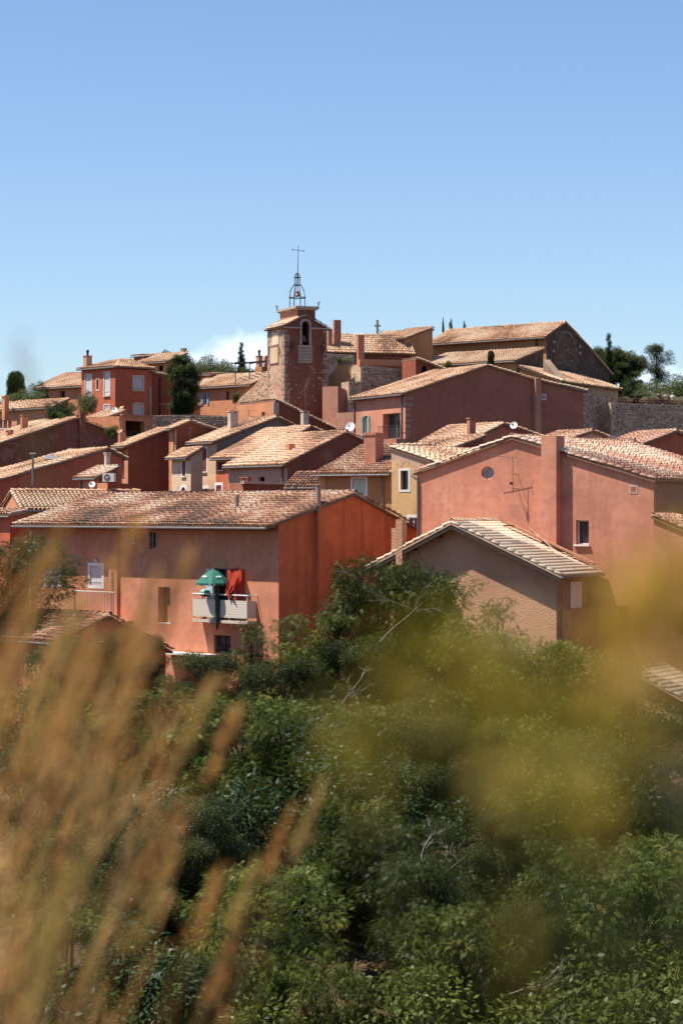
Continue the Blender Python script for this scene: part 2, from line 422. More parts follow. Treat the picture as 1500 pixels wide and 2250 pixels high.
        if kind == 'closed':
            for a, b in ((c0 + .01, cm - .008), (cm + .008, c1 - .01)):
                mb = MB(); s.planks(mb, side, a, b, z0 + .02, z1 - .02 - (arch * (c1 - c0) * .25), -.05); mb.build('shutter', mat or M_shut(), w)
            mb = MB(); mb.box(s.on(side, cm, zm, -.10), d * ((c1 - c0) / 2), n * .01, UP * ((z1 - z0) / 2)); mb.build('backing', mat or M_shut(), w)
        if kind == 'open':
            hw = (c1 - c0) / 2
            for a, b in ((c0 - hw - .03, c0 - .03), (c1 + .03, c1 + hw + .03)):
                mb = MB(); s.planks(mb, side, a, b, z0, z1, .06); mb.build('shutter', mat or M_shut(), w)
        if sur is not None:
            mb = MB(); s.ring(mb, side, poly, sw, -.02, .022); mb.build('surround', sur, w)
        if sill is not None:
            mb = MB(); mb.box(s.on(side, cm, z0 - .05, .04), d * ((c1 - c0) / 2 + .08), n * .09, UP * .04); mb.build('sill', sill, w)
        if bars:
            mb = MB()
            for i in range(bars):
                c = c0 + (i + .5) * (c1 - c0) / bars; mb.box(s.on(side, c, zm, -.06), d * .012, n * .012, UP * (z1 - z0) / 2)
            for z in (z0 + .3 * (z1 - z0), z0 + .7 * (z1 - z0)): mb.box(s.on(side, cm, z, -.06), d * (c1 - c0) / 2, n * .008, UP * .012)
            mb.build('window_bars', M_iron(), w)
        return w
    def wallmesh(s, side, mat, name):
        Lm = s.lenU if side == 'U' else s.lenV
        if side == s.side: outer = [(0, s.base), (Lm, s.base)] + [(c, z) for c, z in reversed(s.prof)]
        else: outer = [(0, s.base), (Lm, s.base), (Lm, s.prof[0][1]), (0, s.prof[0][1])]
        pts = [Vector(p) for p in outer]; edges = [(i, (i + 1) % len(outer)) for i in range(len(outer))]
        for poly, _ in s.holes[side]:
            o = len(pts); pts += [Vector(p) for p in poly]; edges += [(o + i, o + (i + 1) % len(poly)) for i in range(len(poly))]
        vs, _, fs, *_x = delaunay_2d_cdt(pts, edges, [list(range(len(outer)))], 1, 1e-5)
        mb = MB(); keep = []
        for f in fs:
            c = sum((vs[i] for i in f), Vector((0, 0))) / len(f)
            if pin(c, outer) and not any(pin(c, h) for h, _ in s.holes[side]): keep.append(tuple(f))
        mb.add([s.on(side, p.x, p.y) for p in vs], keep)
        for poly, dp in s.holes[side]:
            n = len(poly); a = [s.on(side, c, z) for c, z in poly]; b = [s.on(side, c, z, -dp - .02) for c, z in poly]
            mb.add(a + b, [(i, (i + 1) % n, n + (i + 1) % n, n + i) for i in range(n)])
        return mb.build(name, mat, s.root)
    def build(s, roof=None, oh=.35, ov=.18, th=.1, gutter=True, ind=0, cap=False, both=False, sp=.215, rl=.36, jit=1.0, ww=1.0, ridge=True, shape=True, genoise=None, slabmat=None, flat=False):
        s.wallmesh('U', s.wu, 'wall'); s.wallmesh('V', s.wv, 'wall')
        mb = MB(); pf = s.prof; zl = pf[-1][1]
        if s.side == 'V':   # back walls
            mb.add([s.pt(s.lenU, c, z) for c, z in pf] + [s.pt(s.lenU, s.lenV, s.base), s.pt(s.lenU, 0, s.base)], [tuple(range(len(pf) + 2))])
            mb.add([s.pt(0, s.lenV, s.base), s.pt(s.lenU, s.lenV, s.base), s.pt(s.lenU, s.lenV, zl), s.pt(0, s.lenV, zl)], [(0, 1, 2, 3)])
        else:
            mb.add([s.pt(c, s.lenV, z) for c, z in pf] + [s.pt(s.lenU, s.lenV, s.base), s.pt(0, s.lenV, s.base)], [tuple(range(len(pf) + 2))])
            mb.add([s.pt(s.lenU, 0, s.base), s.pt(s.lenU, s.lenV, s.base), s.pt(s.lenU, s.lenV, zl), s.pt(s.lenU, 0, zl)], [(0, 1, 2, 3)])
        mb.build('wall', s.wv, s.root)
        if roof is None:
            ax = s.u if s.side == 'V' else s.v; m0 = s.v if s.side == 'V' else s.u; q = MB()
            for (c0, z0), (c1, z1) in zip(pf, pf[1:]):
                a = s.b + m0 * c0; b = s.b + m0 * c1; a.z = z0; b.z = z1; q.add([a, b, b + ax * s.lo, a + ax * s.lo], [(0, 1, 2, 3)])
            q.build('wall_top', s.wu, s.root); return s
        def pp(c, o, z): return s.pt(o, c, z) if s.side == 'V' else s.pt(c, o, z)
        e = s.u if s.side == 'V' else s.v; m = s.v if s.side == 'V' else s.u
        mb = MB(); jobs = []; n = len(pf); ridges = []
        for i in range(n - 1):
            (c0, z0), (c1, z1) = pf[i], pf[i + 1]
            if c1 - c0 < .05: continue
            sl_ = (z1 - z0) / (c1 - c0)
            if i == 0: c0 -= oh; z0 -= sl_ * oh
            if i == n - 2: c1 += (oh if z1 < z0 else .12); z1 += sl_ * (oh if z1 < z0 else .12)
            o0, o1 = -ov, s.lo + ov
            sv = (m * (c1 - c0) + UP * (z1 - z0)).normalized(); nn = e.cross(sv)
            if nn.z < 0: nn = -nn
            q = [pp(c0, o0, z0), pp(c1, o0, z1), pp(c1, o1, z1), pp(c0, o1, z0)]
            mb.add([p + UP * .004 for p in q] + [p + nn * th for p in q], [(3, 2, 1, 0), (4, 5, 6, 7), (0, 1, 5, 4), (1, 2, 6, 5), (2, 3, 7, 6), (3, 0, 4, 7)])
            up = z1 >= z0
            jobs.append((q[0] + nn * th if up else q[1] + nn * th, e, sv if up else -sv, o1 - o0, (q[1] - q[0]).length, i, up, (c0, z0, c1, z1), nn))
        r = mb.build('roof', slabmat or M_under(), s.root); s.roof = r
        for (o, e_, sv, wd, ln, i, up, cc, nn) in jobs:
            if i == 0 or both or (up and i < 2): tiles(r, o, e_, sv, wd, ln, roof, sp, rl, ind if i == 0 else 0, jit, ww, flat)
            a = pp(cc[0], -ov + .06, cc[1]) + nn * (th + .03); b = pp(cc[2], -ov + .06, cc[3]) + nn * (th + .03)
            if cap:
                cap_tiles(r, (a if up else b) - nn * (.05 if flat else 0), (b if up else a) - nn * (.05 if flat else 0), nn, roof, name='verge_tile', ind=cap == 'ind', r=.08 if flat else .1)
        if ridge:
            k = max(range(n), key=lambda i: pf[i][1]); c, z = pf[k]
            a = pp(c, -ov, z) + UP * (th + .05); b = pp(c, s.lo + ov, z) + UP * (th + .05)
            cap_tiles(r, a, b, UP, roof, ind=cap == 'ind')
        if gutter:
            c, z = cc0 = (pf[0][0] - oh - .07, pf[0][1] - (pf[1][1] - pf[0][1]) / max(.1, pf[1][0] - pf[0][0]) * oh)
            mb = MB(); mb.tube([pp(c, -ov, z + .04), pp(c, s.lo + ov, z + .04)], .065, 8)
            mb.build('gutter', M_zinc(), s.root)
        if genoise:
            # rows of tile ends corbelled out under the eave
            mb = MB(); side = 'U' if s.side == 'V' else 'V'; k = int(s.lo / .2)
            for row, (dz, of) in enumerate(((-.28, .07), (-.13, .19))):
                for j in range(k):
                    cc_ = (j + .5 + .5 * row) * s.lo / k
                    mb.tube([s.on(side, cc_, pf[0][1] + dz, -.05), s.on(side, cc_, pf[0][1] + dz, of)], .085, 7)
            o = mb.build('cornice_tiles', genoise, s.root); o['kind'] = 'stuff'
        return s
    def pipe(s, side, px, y0, y1, r=.045, mat=None, off=.08, name='downpipe', kick=None):
        c, z0 = s.loc(side, px, y0); _, z1 = s.loc(side, px, y1)
        mb = MB(); pts = [s.on(side, c, z0, off), s.on(side, c, z1, off)]
        if kick: pts = [s.on(side, c + kick, z0 + .35, off + .25), s.on(side, c + kick * .9, z0 + .2, off + .2)] + pts
        mb.tube(pts, r, 8); return mb.build(name, mat or M_zinc(), s.root)
    def slab(s, side, x0, x1, y0, y1, off0, off1, name, mat, parent=None):
        """a block standing proud of a wall, given by its pixel rectangle on the wall"""
        p = s.poly(side, x0, x1, y0, y1); (c0, z0), (c1, _), (_, z1) = p[0], p[1], p[2]
        mb = MB(); mb.box(s.on(side, (c0 + c1) / 2, (z0 + z1) / 2, (off0 + off1) / 2), s.dr(side) * (c1 - c0) / 2, s.nrm(side) * (off1 - off0) / 2, UP * (z1 - z0) / 2)
        return mb.build(name, mat, parent or s.root)
    def chimney(s, x0, x1, y0, y1, d, mat, cap='slab', ratio=1.0, down=.9, taper=1.0):
        chimney(s.root, s.t, x0, x1, y0, y1, d, mat, cap, ratio, down, taper)
def chimney(root, t, x0, x1, y0, y1, d, mat, cap='slab', ratio=1.0, down=.9, taper=1.0):
    u = Vector((-math.cos(t), math.sin(t), 0)); v = Vector((math.sin(t), math.cos(t), 0))
    w = (x1 - x0) * d / F; b_ = w / (ratio * math.cos(t) + math.sin(t)); a_ = b_ * ratio      # a along u, b along v
    c = P((x0 + x1) / 2, y0, d); zt = c.z; zb = P(0, y1, d).z - down
    k = taper; ch = .16 if cap in ('slab', 'pot') else 0
    mb = MB(); mb.frustum((c.x, c.y, zb), (c.x, c.y, zt - ch), u * a_ / 2, v * b_ / 2, k)
    o = mb.build('chimney', mat, root)
    mb = MB()
    if cap == 'slab':
        for i in (-1, 1):
            for j in (-1, 1):
                mb.box((c.x + (u.x * a_ * i + v.x * b_ * j) * .38 * k, c.y + (u.y * a_ * i + v.y * b_ * j) * .38 * k, zt - ch + .05), u * .06, v * .06, UP * .055)
        mb.build('cap_pier', mat, o); mb = MB()
        mb.box((c.x, c.y, zt - .03), u * (a_ * k / 2 + .05), v * (b_ * k / 2 + .05), UP * .03); mb.build('chimney_cap', mat, o)
    elif cap == 'rim':
        mb.box((c.x, c.y, zt - .1), u * (a_ * k / 2 + .05), v * (b_ * k / 2 + .05), UP * .05); mb.build('chimney_cap', mat, o)
        mb = MB(); mb.box((c.x, c.y, zt + .004), u * (a_ * k / 2 - .09), v * (b_ * k / 2 - .09), UP * .003); mb.build('flue', M_iron(), o)
    elif cap == 'pot':
        mb.box((c.x, c.y, zt - ch + .03), u * (a_ * k / 2 + .05), v * (b_ * k / 2 + .05), UP * .035); mb.build('chimney_cap', mat, o)
        mb = MB(); mb.tube([(c.x, c.y, zt - ch), (c.x, c.y, zt + .25)], .11, 10); mb.ico((c.x, c.y, zt + .33), .17, 1); mb.build('chimney_pot', M_iron(), o)
    elif cap == 'tile':
        for sg in (-1, 1):
            mb.add([Vector((c.x, c.y, zt + .18)) + u * a_ * .55 + v * .01 * sg, Vector((c.x, c.y, zt + .18)) - u * a_ * .55 + v * .01 * sg,
                    Vector((c.x, c.y, zt - .02)) - u * a_ * .55 + v * b_ * .55 * sg, Vector((c.x, c.y, zt - .02)) + u * a_ * .55 + v * b_ * .55 * sg], [(0, 1, 2, 3)])
        mb.build('chimney_cap', simple('tile_cap', (.5, .28, .17), .9), o)
    return o

# ground: one sheet from behind the viewpoint, across the ravine, over the village hill to the horizon
def ground():
    xs = sorted(set([-3000, -1500, -700, -350, -180, -120, -90] + list(np.arange(-70, 71, 1.6)) + [90, 120, 180, 350, 700, 1500, 3000]))
    ys = sorted(set([-200, -100, -40, -15, -6] + list(np.arange(-3, 12, .5)) + list(np.arange(12, 60, 2)) + list(np.arange(60, 126, 1.2)) + list(np.arange(126, 270, 4)) + [290, 320, 360, 420, 480, 600, 900, 1500, 2500, 4000]))
    V = [(x, y, gz(x, y)) for y in ys for x in xs]; nx = len(xs)
    Fc = [(j * nx + i, j * nx + i + 1, (j + 1) * nx + i + 1, (j + 1) * nx + i) for j in range(len(ys) - 1) for i in range(nx - 1)]
    n = NT('ochre_soil'); a = n.noise(.25, 6, .6); b = n.noise(3, 6, .7)
    col = n.ramp(a, [(.3, (.05, .036, .02)), (.52, (.11, .065, .038)), (.7, (.24, .13, .072))])
    col = n.mix(n.ramp(b, [(.45, (0, 0, 0)), (.7, (1, 1, 1))]), col, (.07, .062, .03))
    n.bump(b, .8, .2); m = n.set(col, .95, .1)
    me = mesh_np('ground', V, Fc); me.polygons.foreach_set('use_smooth', [True] * len(Fc))
    tag(link('ground', me, m), 'ochre hillside ground under village and trees', None, None, 'structure')
ground()
# ------------------------------------------------------------------ the village, front row first
pk = plaster('wall_salmon', (.55, .22, .125), .24, .4, light=(.62, .30, .19))
og = plaster('wall_orange_red', (.62, .165, .065), .2, .85, patch=None)
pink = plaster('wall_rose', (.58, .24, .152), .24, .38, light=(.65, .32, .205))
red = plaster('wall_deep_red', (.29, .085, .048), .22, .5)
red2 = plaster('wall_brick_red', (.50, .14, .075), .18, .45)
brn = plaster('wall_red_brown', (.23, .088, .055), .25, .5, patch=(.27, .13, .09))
ora = plaster('wall_orange', (.58, .245, .125), .16, .4)
och = plaster('wall_ochre', (.66, .40, .18), .12, .5)
beg = plaster('wall_beige', (.60, .42, .28), .08, .25)
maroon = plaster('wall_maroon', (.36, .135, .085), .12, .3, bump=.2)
orb = plaster('wall_orange_brown', (.46, .22, .095), .2, .5)
stn = plaster('wall_rubble_mortar', (.52, .37, .25), .25, .4, bump=.9)
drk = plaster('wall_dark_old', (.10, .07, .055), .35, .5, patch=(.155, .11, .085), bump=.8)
tow = plaster('tower_red_shaded', (.21, .085, .055), .3, .6, patch=None)  # shade of the right faces put into the colour; belfry has a lit copy
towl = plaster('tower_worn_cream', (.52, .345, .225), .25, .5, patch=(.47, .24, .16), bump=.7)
chm = plaster('chimney_render', (.46, .27, .18), .15, .4)
chr_ = plaster('chimney_red', (.46, .19, .12), .15, .4)
chp = plaster('chimney_pale', (.52, .42, .32), .15, .4)
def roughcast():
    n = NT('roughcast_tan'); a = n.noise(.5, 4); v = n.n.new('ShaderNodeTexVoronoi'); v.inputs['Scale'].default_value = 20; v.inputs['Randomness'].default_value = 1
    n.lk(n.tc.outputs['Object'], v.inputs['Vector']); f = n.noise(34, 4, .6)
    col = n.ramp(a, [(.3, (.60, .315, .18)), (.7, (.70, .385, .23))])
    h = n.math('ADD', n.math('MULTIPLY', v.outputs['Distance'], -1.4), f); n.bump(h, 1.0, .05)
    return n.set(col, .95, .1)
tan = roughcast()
wht = M_white()

# --- big salmon house with balcony
H1 = House('house', 'large salmon house with long tiled roof, orange gable and a balcony', (612, 1151, 111), 46, [(775, 1089), (925, 1172)], 64, wu=pk, wv=og)
H1.win('U', 283, 299, 1172, 1194, 'glass', depth=.15, cross=1)
H1.win('U', 328, 346, 1168, 1206, 'glass', depth=.25, bars=3)
H1.win('U', 198, 224, 1244, 1286, 'closed', sur=wht, sw=.18)
H1.win('U', 100, 131, 1245, 1284, 'closed', sur=wht, sw=.12)
H1.win('U', 347, 374, 1290, 1370, 'dark', depth=.45, label='tall recessed niche with small window')
H1.win('U', 470, 507, 1396, 1436, 'glass', depth=.25, bars=4, mat=simple('dark_frame', (.10, .09, .10)))
H1.win('U', 470, 516, 1249, 1362, 'glass', depth=.3, mat=simple('grey_door_frame', (.42, .44, .46)), label='balcony door')
# recess back panel of the niche
p_ = H1.poly('U', 347, 374, 1290, 1370); mb = MB(); n_ = H1.nrm('U')
mb.box(H1.on('U', (p_[0][0] + p_[1][0]) / 2, p_[0][1] + .9, -.43), H1.u * .35, n_ * .02, UP * .92); mb.build('niche_back', pk, H1.root)
mb = MB(); mb.box(H1.on('U', (p_[0][0] + p_[1][0]) / 2 - .05, p_[2][1] - .45, -.40), H1.u * .24, n_ * .015, UP * .42); mb.build('pane', M_glass(), H1.root)
H1.build(T_old(), oh=.95, ov=.22, ind=300, cap='ind', genoise=simple('genoise', (.40, .17, .10), .9))
H1.pipe('U', 70, 1165, 1330, .07, simple('pale_pipe', (.62, .55, .42)))
H1.slab('U', 243, 262, 1160, 1520, -.02, .16, 'pilaster', pk)
H1.pipe('U', 252, 1250, 1380, .05, simple('pale_pipe', (.62, .55, .42)), off=.26)
H1.slab('V', 690, 703, 1125, 1560, -.02, .3, 'flue_breast', og)
# chimney pipe rising from the flue breast
c_, z_ = H1.loc('V', 696, 1120); q_ = H1.on('V', c_, z_, .1); mb = MB(); mb.tube([q_ + UP * -.3, q_ + UP * 1.2], .14, 10)
pp_ = mb.build('flue_pipe', simple('clay_pipe', (.33, .22, .17)), H1.root)
mb = MB(); mb.tube([q_ + UP * 1.2, q_ + UP * 1.25], .17, 10); mb.build('flue_rim', simple('clay_pipe', (.33, .22, .17)), pp_)
# small vent pipe at the ridge
q_ = P(521, 1098, 116); mb = MB(); mb.tube([q_ - UP * .4, q_ + UP * .25], .09, 8); mb.build('vent_pipe', M_zinc(), H1.root)

def balcony():
    off = .62; mbp = MB(); cream = simple('cream_panel', (.62, .54, .43), .6, .3, 0, .04)
    c0, zt = H1.loc('U', 543, 1318, off); c1, zt = H1.loc('U', 424, 1316, off); _, zb = H1.loc('U', 490, 1357, off); _, zr = H1.loc('U', 490, 1307, off); _, zf = H1.loc('U', 490, 1363, off)
    cm = (c0 + c1) / 2; hl = (c1 - c0) / 2; n = H1.nrm('U')
    mb = MB(); mb.box(H1.on('U', cm, zf - .07, off / 2), H1.u * (hl + .02), n * (off / 2 + .04), UP * .07)
    b = mb.build('balcony', simple('balcony_slab', (.58, .47, .36)), H1.root)
    mb = MB(); mb.box(H1.on('U', cm, (zt + zb) / 2, off), H1.u * hl, n * .02, UP * (zt - zb) / 2); mb.build('balcony_panel', cream, b)
    mb = MB()
    for c in (c0 + .02, c1 - .02):
        mb = MB(); mb.box(H1.on('U', c, (zt + zb) / 2, off / 2), H1.u * .02, n * (off / 2 - .025), UP * (zt - zb) / 2); mb.build('balcony_panel', cream, b)
    mb = MB(); mb.tube([H1.on('U', c0 - .05, zr, 0), H1.on('U', c0 - .05, zr, off), H1.on('U', c1 + .05, zr, off), H1.on('U', c1 + .05, zr, 0)], .03, 8); mb.build('handrail', wht, b)
    for k in range(4):
        mb = MB(); c = c0 + .04 + k * (c1 - c0 - .08) / 3; mb.tube([H1.on('U', c, zf - .1, off - .04), H1.on('U', c, zr, off - .04)], .022, 6); mb.build('railing_post', wht, b)
    mb = MB(); ny = int((zt - zb) / .12); nx = int(2 * hl / .14)
    for i in range(nx):
        for j in range(ny):
            mb.box(H1.on('U', c0 + (i + .5) * 2 * hl / nx, zb + (j + .5) * (zt - zb) / ny, off + .021), H1.u * .016, n * .002, UP * .016)
    o = mb.build('perforations', simple('hole_dark', (.16, .11, .09)), b); o['kind'] = 'stuff'
    for k in (.3, .7):
        mb = MB(); c = c0 + k * (c1 - c0); mb.box(H1.on('U', c, zf - .2, off * .45), H1.u * .05, n * off * .45, UP * .06); mb.build('bracket', simple('balcony_slab', (.58, .47, .36)), b)
    # folded-back grey glazed door leaf left of the opening
    cl, zl = H1.loc('U', 462, 1250, .08); _, zl2 = H1.loc('U', 462, 1345, .08)
    mb = MB(); H1.planks(mb, 'U', cl - .32, cl + .32, zl2, zl, .07, .16); mb.build('shutter', simple('grey_blue_shutter', (.45, .50, .56)), b)
    cl, _ = H1.loc('U', 523, 1250, .08); mb = MB(); H1.planks(mb, 'U', cl - .4, cl + .3, zl2, zl, .07, .16); mb.build('shutter', simple('red_shutter', (.26, .07, .06)), b)
    # parasol
    def BP(px, py, o): return H1.on('U', *H1.loc('U', px, py, o), o)
    top = BP(468, 1252, .6); rt = BP(468, 1281, .6); r = .86; green = simple('parasol_green', (.03, .15, .11), .7, .2)
    root = empty('parasol', Vector((top.x, top.y, zf)), 'open green parasol standing on the balcony of the salmon house', 'parasol')
    mb = MB(); n8 = 8; zr_ = rt.z
    for k in range(n8):
        a0 = 2 * math.pi * k / n8; a1 = 2 * math.pi * (k + 1) / n8; V = []
        for j in range(6):
            f = j / 5; rr = r * f; zz = zr_ + (top.z - zr_) * (1 - f ** 1.7)
            for i in range(5):
                w = i / 4; a = Vector((math.cos(a0), math.sin(a0), 0)) * (1 - w) + Vector((math.cos(a1), math.sin(a1), 0)) * w
                V.append(Vector((top.x, top.y, zz)) + a * rr)
        for i in range(5):
            w = i / 4; a = Vector((math.cos(a0), math.sin(a0), 0)) * (1 - w) + Vector((math.cos(a1), math.sin(a1), 0)) * w
            V.append(Vector((top.x, top.y, zr_ - .13 + .03 * math.sin(w * math.pi))) + a * r * 1.0)
        mb.add(V, [(j * 5 + i, j * 5 + i + 1, j * 5 + i + 6, j * 5 + i + 5) for j in range(6) for i in range(4)])
    can = mb.build('canopy', green, root)
    mb = MB(); mb.tube([(top.x, top.y, zf), (top.x, top.y, top.z + .08)], .025, 8); mb.build('pole', simple('pole_white', (.55, .53, .5)), root)
    mb = MB(); mb.tube([(top.x, top.y, zf), (top.x, top.y, zf + .12)], .25, 12); mb.build('parasol_base', simple('base_grey', (.25, .24, .23)), root)
    for k in range(8):
        a = 2 * math.pi * k / 8; mb = MB(); mb.tube([(top.x, top.y, top.z - .05), (top.x + .84 * math.cos(a), top.y + .84 * math.sin(a), zr_ + .0)], .01, 5); mb.build('rib', M_iron(), root)
    # white print on three panels
    for ang, h in ((-1.05, .42), (-2.3, .42), (-1.6, -.07)):
        mb = MB(); d = Vector((math.cos(ang), math.sin(ang), 0)); tt = Vector((-d.y, d.x, 0))
        for i in range(7):
            f = .72 if h > 0 else 1.0; zz = zr_ + (top.z - zr_) * (1 - f ** 1.7) + .02 if h > 0 else zr_ - .06
            rr = r * f * .94
            q = Vector((top.x, top.y, zz)) + d * (rr if h > 0 else r * .945) + tt * (i - 3) * .045
            w = (UP * 1.0 - d * 1.0).normalized() if h > 0 else UP
            q += (UP * .035 + d * .02) if h > 0 else d * .02
            q += w * R.uniform(-.03, .03)
            mb.box(q, tt * .016, w * R.uniform(.03, .055), d * .003)
        mb.build('print', wht, can)
    # long dark cover hanging over the rail
    q = BP(477, 1304, .74); e = BP(477, 1384, .74); rt_ = empty('parasol_sleeve', e, 'long dark green fabric sleeve hanging over the balcony panel', 'cover')
    mb = MB(); m_ = [q, q.lerp(e, .25) + Vector((.02, -.03, 0)), q.lerp(e, .55) + Vector((0, -.03, 0)), q.lerp(e, .85), e]
    mb.tube(m_, [.09, .12, .11, .09, .03], 7); mb.build('sleeve', simple('dark_green_cloth', (.025, .045, .03), .9), rt_, True)
    # barbecue with domed lid
    q = BP(450, 1302, .34); rt_ = empty('barbecue', Vector((q.x, q.y, zf)), 'kettle barbecue with pale green domed lid on the balcony', 'barbecue')
    mb = MB()
    for j in range(5):
        pass
    mb.ico(q + UP * .02, .28, 2, (1, 1, .62)); mb.build('lid', simple('mint_enamel', (.20, .46, .40), .3, .5), rt_, True)
    mb = MB(); mb.ico(q - UP * .06, .265, 2, (1, 1, .6)); mb.build('bowl', M_iron(), rt_, True)
    for a in (0.5, 2.6, 4.7):
        mb = MB(); mb.tube([q + Vector((math.cos(a) * .12, math.sin(a) * .12, -.15)), Vector((q.x + math.cos(a) * .22, q.y + math.sin(a) * .22, zf))], .015, 6); mb.build('leg', M_iron(), rt_)
    # red and orange cloth hung from the window, its lower half swinging over the rail
    rt_ = empty('hanging_cloth', BP(512, 1318, .8), 'red orange cloth hanging out beside the parasol on the balcony', 'cloth')
    V = []; nx_, ny_ = 16, 26
    for j in range(ny_):
        f = j / (ny_ - 1); xl = 498 + (505 - 498) * f - 16 * f ** 2.2 + (28 if f > .82 else 0) * (f - .82) / .18; xr = 532 - 4 * f - 26 * max(0, f - .35) ** 1.3 * 2.0
        for i in range(nx_):
            g = i / (nx_ - 1); d = .12 + .62 * f ** .8 + .05 * math.sin(g * 9 + f * 5) + .05 * math.sin(g * 17 - f * 9)
            V.append(BP(xl + (xr - xl) * g, 1250 + 68 * f * (1 - .13 * g) + 1.5 * math.sin(g * 8), d) - origin(rt_))
    me = mesh_np('cloth', [tuple(v) for v in V], [(j * nx_ + i, j * nx_ + i + 1, (j + 1) * nx_ + i + 1, (j + 1) * nx_ + i) for j in range(ny_ - 1) for i in range(nx_ - 1)])
    me.polygons.foreach_set('use_smooth', [True] * len(me.polygons))
    n = NT('red_cloth'); n.set((.42, .06, .035), .8, .1); tr = n.n.new('ShaderNodeBsdfTranslucent'); tr.inputs[0].default_value = (.8, .13, .03, 1)
    mx = n.n.new('ShaderNodeMixShader'); mx.inputs[0].default_value = .4; n.lk(n.b.outputs[0], mx.inputs[1]); n.lk(tr.outputs[0], mx.inputs[2]); n.lk(mx.outputs[0], n.out.inputs[0])
    link('cloth', me, n.m, rt_)
balcony()
# terrace parapet with railing at the far left of the salmon house
def terrace_left():
    off = 1.3; c0, zt = H1.loc('U', 250, 1300, off); c1, _ = H1.loc('U', 110, 1300, off); _, zb = H1.loc('U', 180, 1362, off); _, zr = H1.loc('U', 180, 1299, off); n = H1.nrm('U')
    root = empty('terrace', H1.on('U', (c0 + c1) / 2, zb - 3, off / 2), 'ochre terrace with railing against the left end of the salmon house', 'terrace')
    mb = MB(); mb.box(H1.on('U', (c0 + c1) / 2, zb - 2, off / 2), H1.u * (c1 - c0) / 2, n * off / 2, UP * 2); mb.build('terrace_base', ora, root)
    mb = MB(); cm = c0 + (c1 - c0) * .62; mb.box(H1.on('U', (cm + c1) / 2, (zb + zt) / 2, off - .08), H1.u * (c1 - cm) / 2, n * .08, UP * (zt - zb) / 2); mb.build('parapet', ora, root)
    mb = MB(); mb.tube([H1.on('U', c0, zr, off - .05), H1.on('U', c1, zr, off - .05)], .025, 6); mb.build('handrail', wht, root)
    k = 14
    for i in range(k):
        mb = MB(); c = c0 + (i + .5) * (cm - c0) / k; mb.box(H1.on('U', c, (zb + zr) / 2, off - .05), H1.u * .014, n * .014, UP * (zr - zb) / 2); mb.build('baluster', simple('rail_grey', (.4, .38, .36)), root)
terrace_left()
# wall lamp over the left shutter
q = H1.on('U', *H1.loc('U', 214, 1232), .12); rt_ = empty('wall_lamp', q, 'round wall lamp above the left shuttered window of the salmon house', 'lamp')
mb = MB(); mb.ico(q, .1, 2); mb.build('globe', simple('lamp_globe', (.6, .6, .58), .3, .5), rt_, True)
mb = MB(); mb.tube([q + H1.v * .12 + UP * .1, q + UP * .1], .015, 6); mb.build('bracket', M_iron(), rt_)
# blue and white notice at the corner, white canopy edge below
q = P(628, 1477, 104.5); rt_ = empty('notice_board', q - UP * .6, 'blue and white notice board beside the corner of the salmon house', 'sign')
mb = MB(); mb.box(q, H1.v * .17, H1.u * .015, UP * .27); mb.build('board', simple('sign_white', (.7, .7, .74)), rt_)
mb = MB(); mb.box(q - UP * .14 - H1.u * .018, H1.v * .16, H1.u * .004, UP * .11); mb.box(q + UP * .12 - H1.u * .018, H1.v * .05, H1.u * .004, UP * .12); mb.build('print', simple('sign_blue', (.03, .06, .35)), rt_)
mb = MB(); mb.tube([q - UP * 2.6, q - UP * .2], .03, 6); mb.build('post', M_iron(), rt_)
q = H1.on('U', *H1.loc('U', 410, 1437, .5), .5); rt_ = empty('white_canopy', q - UP * .4, 'flat white canopy at the foot of the salmon house wall', 'canopy')
mb = MB(); mb.box(q, H1.u * 1.9, H1.v * .45, UP * .05); mb.build('canopy_top', wht, rt_)
for a in (-1.6, 0, 1.6): mb = MB(); mb.tube([q + H1.u * a + H1.v * .45 - UP * .45, q + H1.u * a - H1.v * .35 - UP * .05], .025, 6); mb.build('bracket', wht, rt_)

# --- small gabled outbuilding low on the left
H1c = House('outbuilding', 'low outbuilding with old tiled roof below the left end of the salmon house', (128, 1412, 107.5), 46, [(238, 1358), (364, 1430)], (5.5,), wu=ora, wv=red2)
H1c.build(T_old(), oh=.3, ind=150, cap='ind')
# --- open gabled shed roof at the upper left behind the salmon house
H1b = House('small_house', 'small house with pale yellow tiled roof behind left end of salmon house', (48, 1121, 134), 72, [(27, 1084), (3, 1124)], 330, 'U', wu=ora, wv=orb)
H1b.build(T_pale(), oh=.3, ov=.1, ind=250, cap='ind', sp=.25, rl=.4, jit=.5, ww=1.1)
Hx = House('house', 'red house fragment at the left edge beside the small yellow roof', (22, 1136, 126), 40, [(60, 1128)], (6,), wu=red2, wv=red2)
Hx.build(T_old(), oh=.2)

